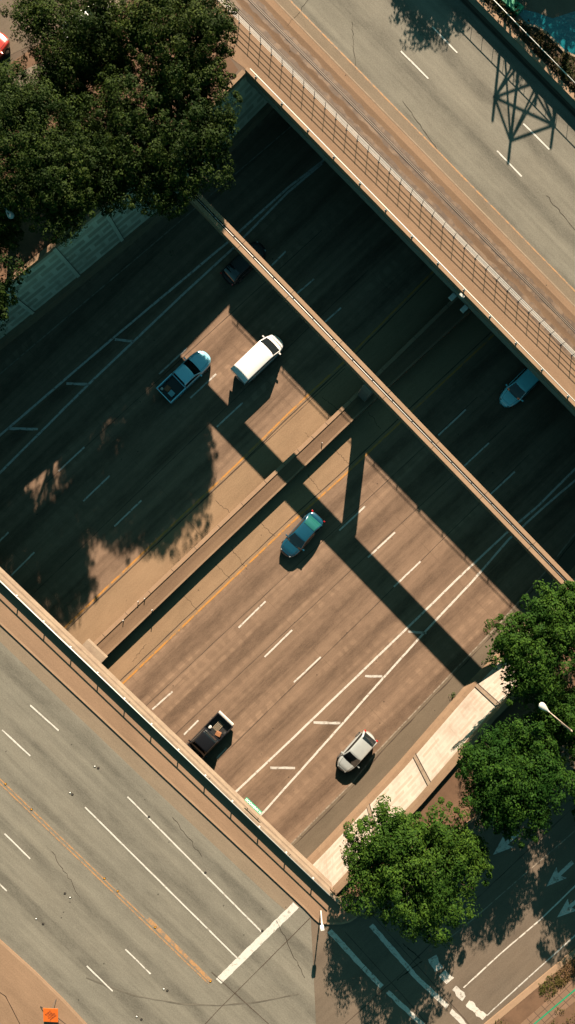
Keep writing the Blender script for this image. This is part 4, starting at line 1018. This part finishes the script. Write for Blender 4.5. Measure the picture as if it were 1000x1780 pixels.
pk = car('pickup_truck', vp(323,652), R(43.8), 0.01, p_silver, 'pale blue pickup truck with loaded black bed left of the white van', 'pickup truck', 5.6, 1.95, 1.80, 1.12, 1.1, 1.15, (-.145,-.115,.10,.215), .64, bed=-.14)
mb = MB(); mb.box((-1.9,.25,.72), (.62,.44,.3), .1); o = mb.build('crate', plain('rusty_crate', (.25,.09,.04), .8), None, bevel=.02)
def cargo(name, veh, off, mb, mat, label, cat, rz=0):
    o = mb.build(name, mat, None, bevel=.02); m = Matrix.Translation(veh.location) @ Matrix.Rotation(veh.rotation_euler.z, 4, 'Z')
    o.location = m @ Vector(off); o.rotation_euler = (0, 0, veh.rotation_euler.z + rz); return tag(o, label, cat)
bpy.data.objects.remove(o)
mb = MB(); mb.box((0,0,.14), (.5,.46,.28)); mb.box((0,0,.29), (.54,.5,.03)); cargo('crate', pk, (-2.05,.25,.585), mb, plain('rusty_crate', (.28,.10,.045), .8), 'rust brown crate in the bed of the pale blue pickup truck', 'crate', .1)
mb = MB(); mb.box((0,0,.15), (.46,.5,.3)); mb.box((0,0,.33), (.5,.54,.07)); cargo('cooler_box', pk, (-2.1,-.33,.585), mb, plain('blue_cooler', (.2,.45,.52), .5), 'light blue cooler box in the bed of the pale blue pickup truck', 'cooler', .05)
mb = MB(); mb.tube([(0,0,0),(0,0,.3),(0,0,.33)], [.14,.15,.06], 12); cargo('bucket', pk, (-2.45,.6,.585), mb, M['lamp'], 'small pale bucket in the rear corner of the pale blue pickup bed', 'bucket')
# van: long flat roof, short sloping nose
car('van', vp(450,622,1.2), R(43.7), 0.01, p_white, 'white full size van with long flat roof in sunlight beside the beam shadow', 'van', 5.35, 1.98, 2.08, 1.15, 1.25, 1.25, (-.496,-.487,.20,.345), .75, nose=5.5, rearglass='glass')
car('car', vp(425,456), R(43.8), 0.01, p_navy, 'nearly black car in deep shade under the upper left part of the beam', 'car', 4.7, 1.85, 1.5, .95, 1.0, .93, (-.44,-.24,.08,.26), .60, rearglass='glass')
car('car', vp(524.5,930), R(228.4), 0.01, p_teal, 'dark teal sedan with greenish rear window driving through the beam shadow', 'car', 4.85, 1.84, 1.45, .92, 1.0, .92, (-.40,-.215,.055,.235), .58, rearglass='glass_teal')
car('car', vp(905,672), R(225.4), 0.01, p_blue, 'light blue car emerging from under the upper right bridge', 'car', 4.6, 1.82, 1.5, .95, 1.0, .95, (-.46,-.36,.055,.235), .60, nose=3.4)
bp = car('pickup_truck', vp(357,1287), R(226.2), 0.01, p_black, 'black pickup truck with tools in its bed passing under the lower bridge', 'pickup truck', 5.5, 1.95, 1.78, 1.12, 1.1, 1.15, (-.165,-.135,.09,.205), .62, bed=-.16, bumper=M['rail_white'])
for i in range(5):
    mb = MB(); mb.bar((-.5,0,0), (.5,0,.02), .045); cargo('pole', bp, (-1.75, -.28+.13*i, .62), mb, plain('timber', (.42,.34,.24), .7), 'pale pole lying across the black pickup bed, one of five alike', 'pole')['group'] = 'poles in the black pickup bed'
mb = MB(); mb.box((0,0,.15), (.4,.5,.3)); cargo('tool_box', bp, (-1.25,.45,.585), mb, plain('brown_plastic', (.28,.12,.05), .6), 'brown tool box in the bed of the black pickup truck', 'box', .3)
mb = MB(); mb.tube([(0,0,0),(0,0,.3),(0,0,.34)], [.15,.17,.05], 12); cargo('bucket', bp, (-1.2,-.55,.585), mb, M['rail_white'], 'white bucket behind the cab in the black pickup bed', 'bucket')
car('car', vp(619,1308), R(228.6), 0.01, p_grey, 'silver hatchback with red rear lamps in the sunny lane by the cream wall', 'car', 4.35, 1.78, 1.5, .95, 1.05, .96, (-.47,-.345,.045,.235), .62, nose=3.0)
car('car', vp(-24,96,G+.8), R(50), G+.015, p_red, 'red car parked at the top left edge beneath the trees', 'car', 4.6, 1.8, 1.45, .92, 1.0, .92, group='cars parked under the trees')
car('car', vp(152,38,G+.8), R(35), G+.015, p_white, 'white car parked under the finely leaved tree at top left', 'car', 4.6, 1.8, 1.45, .92, 1.0, .92, group='cars parked under the trees')
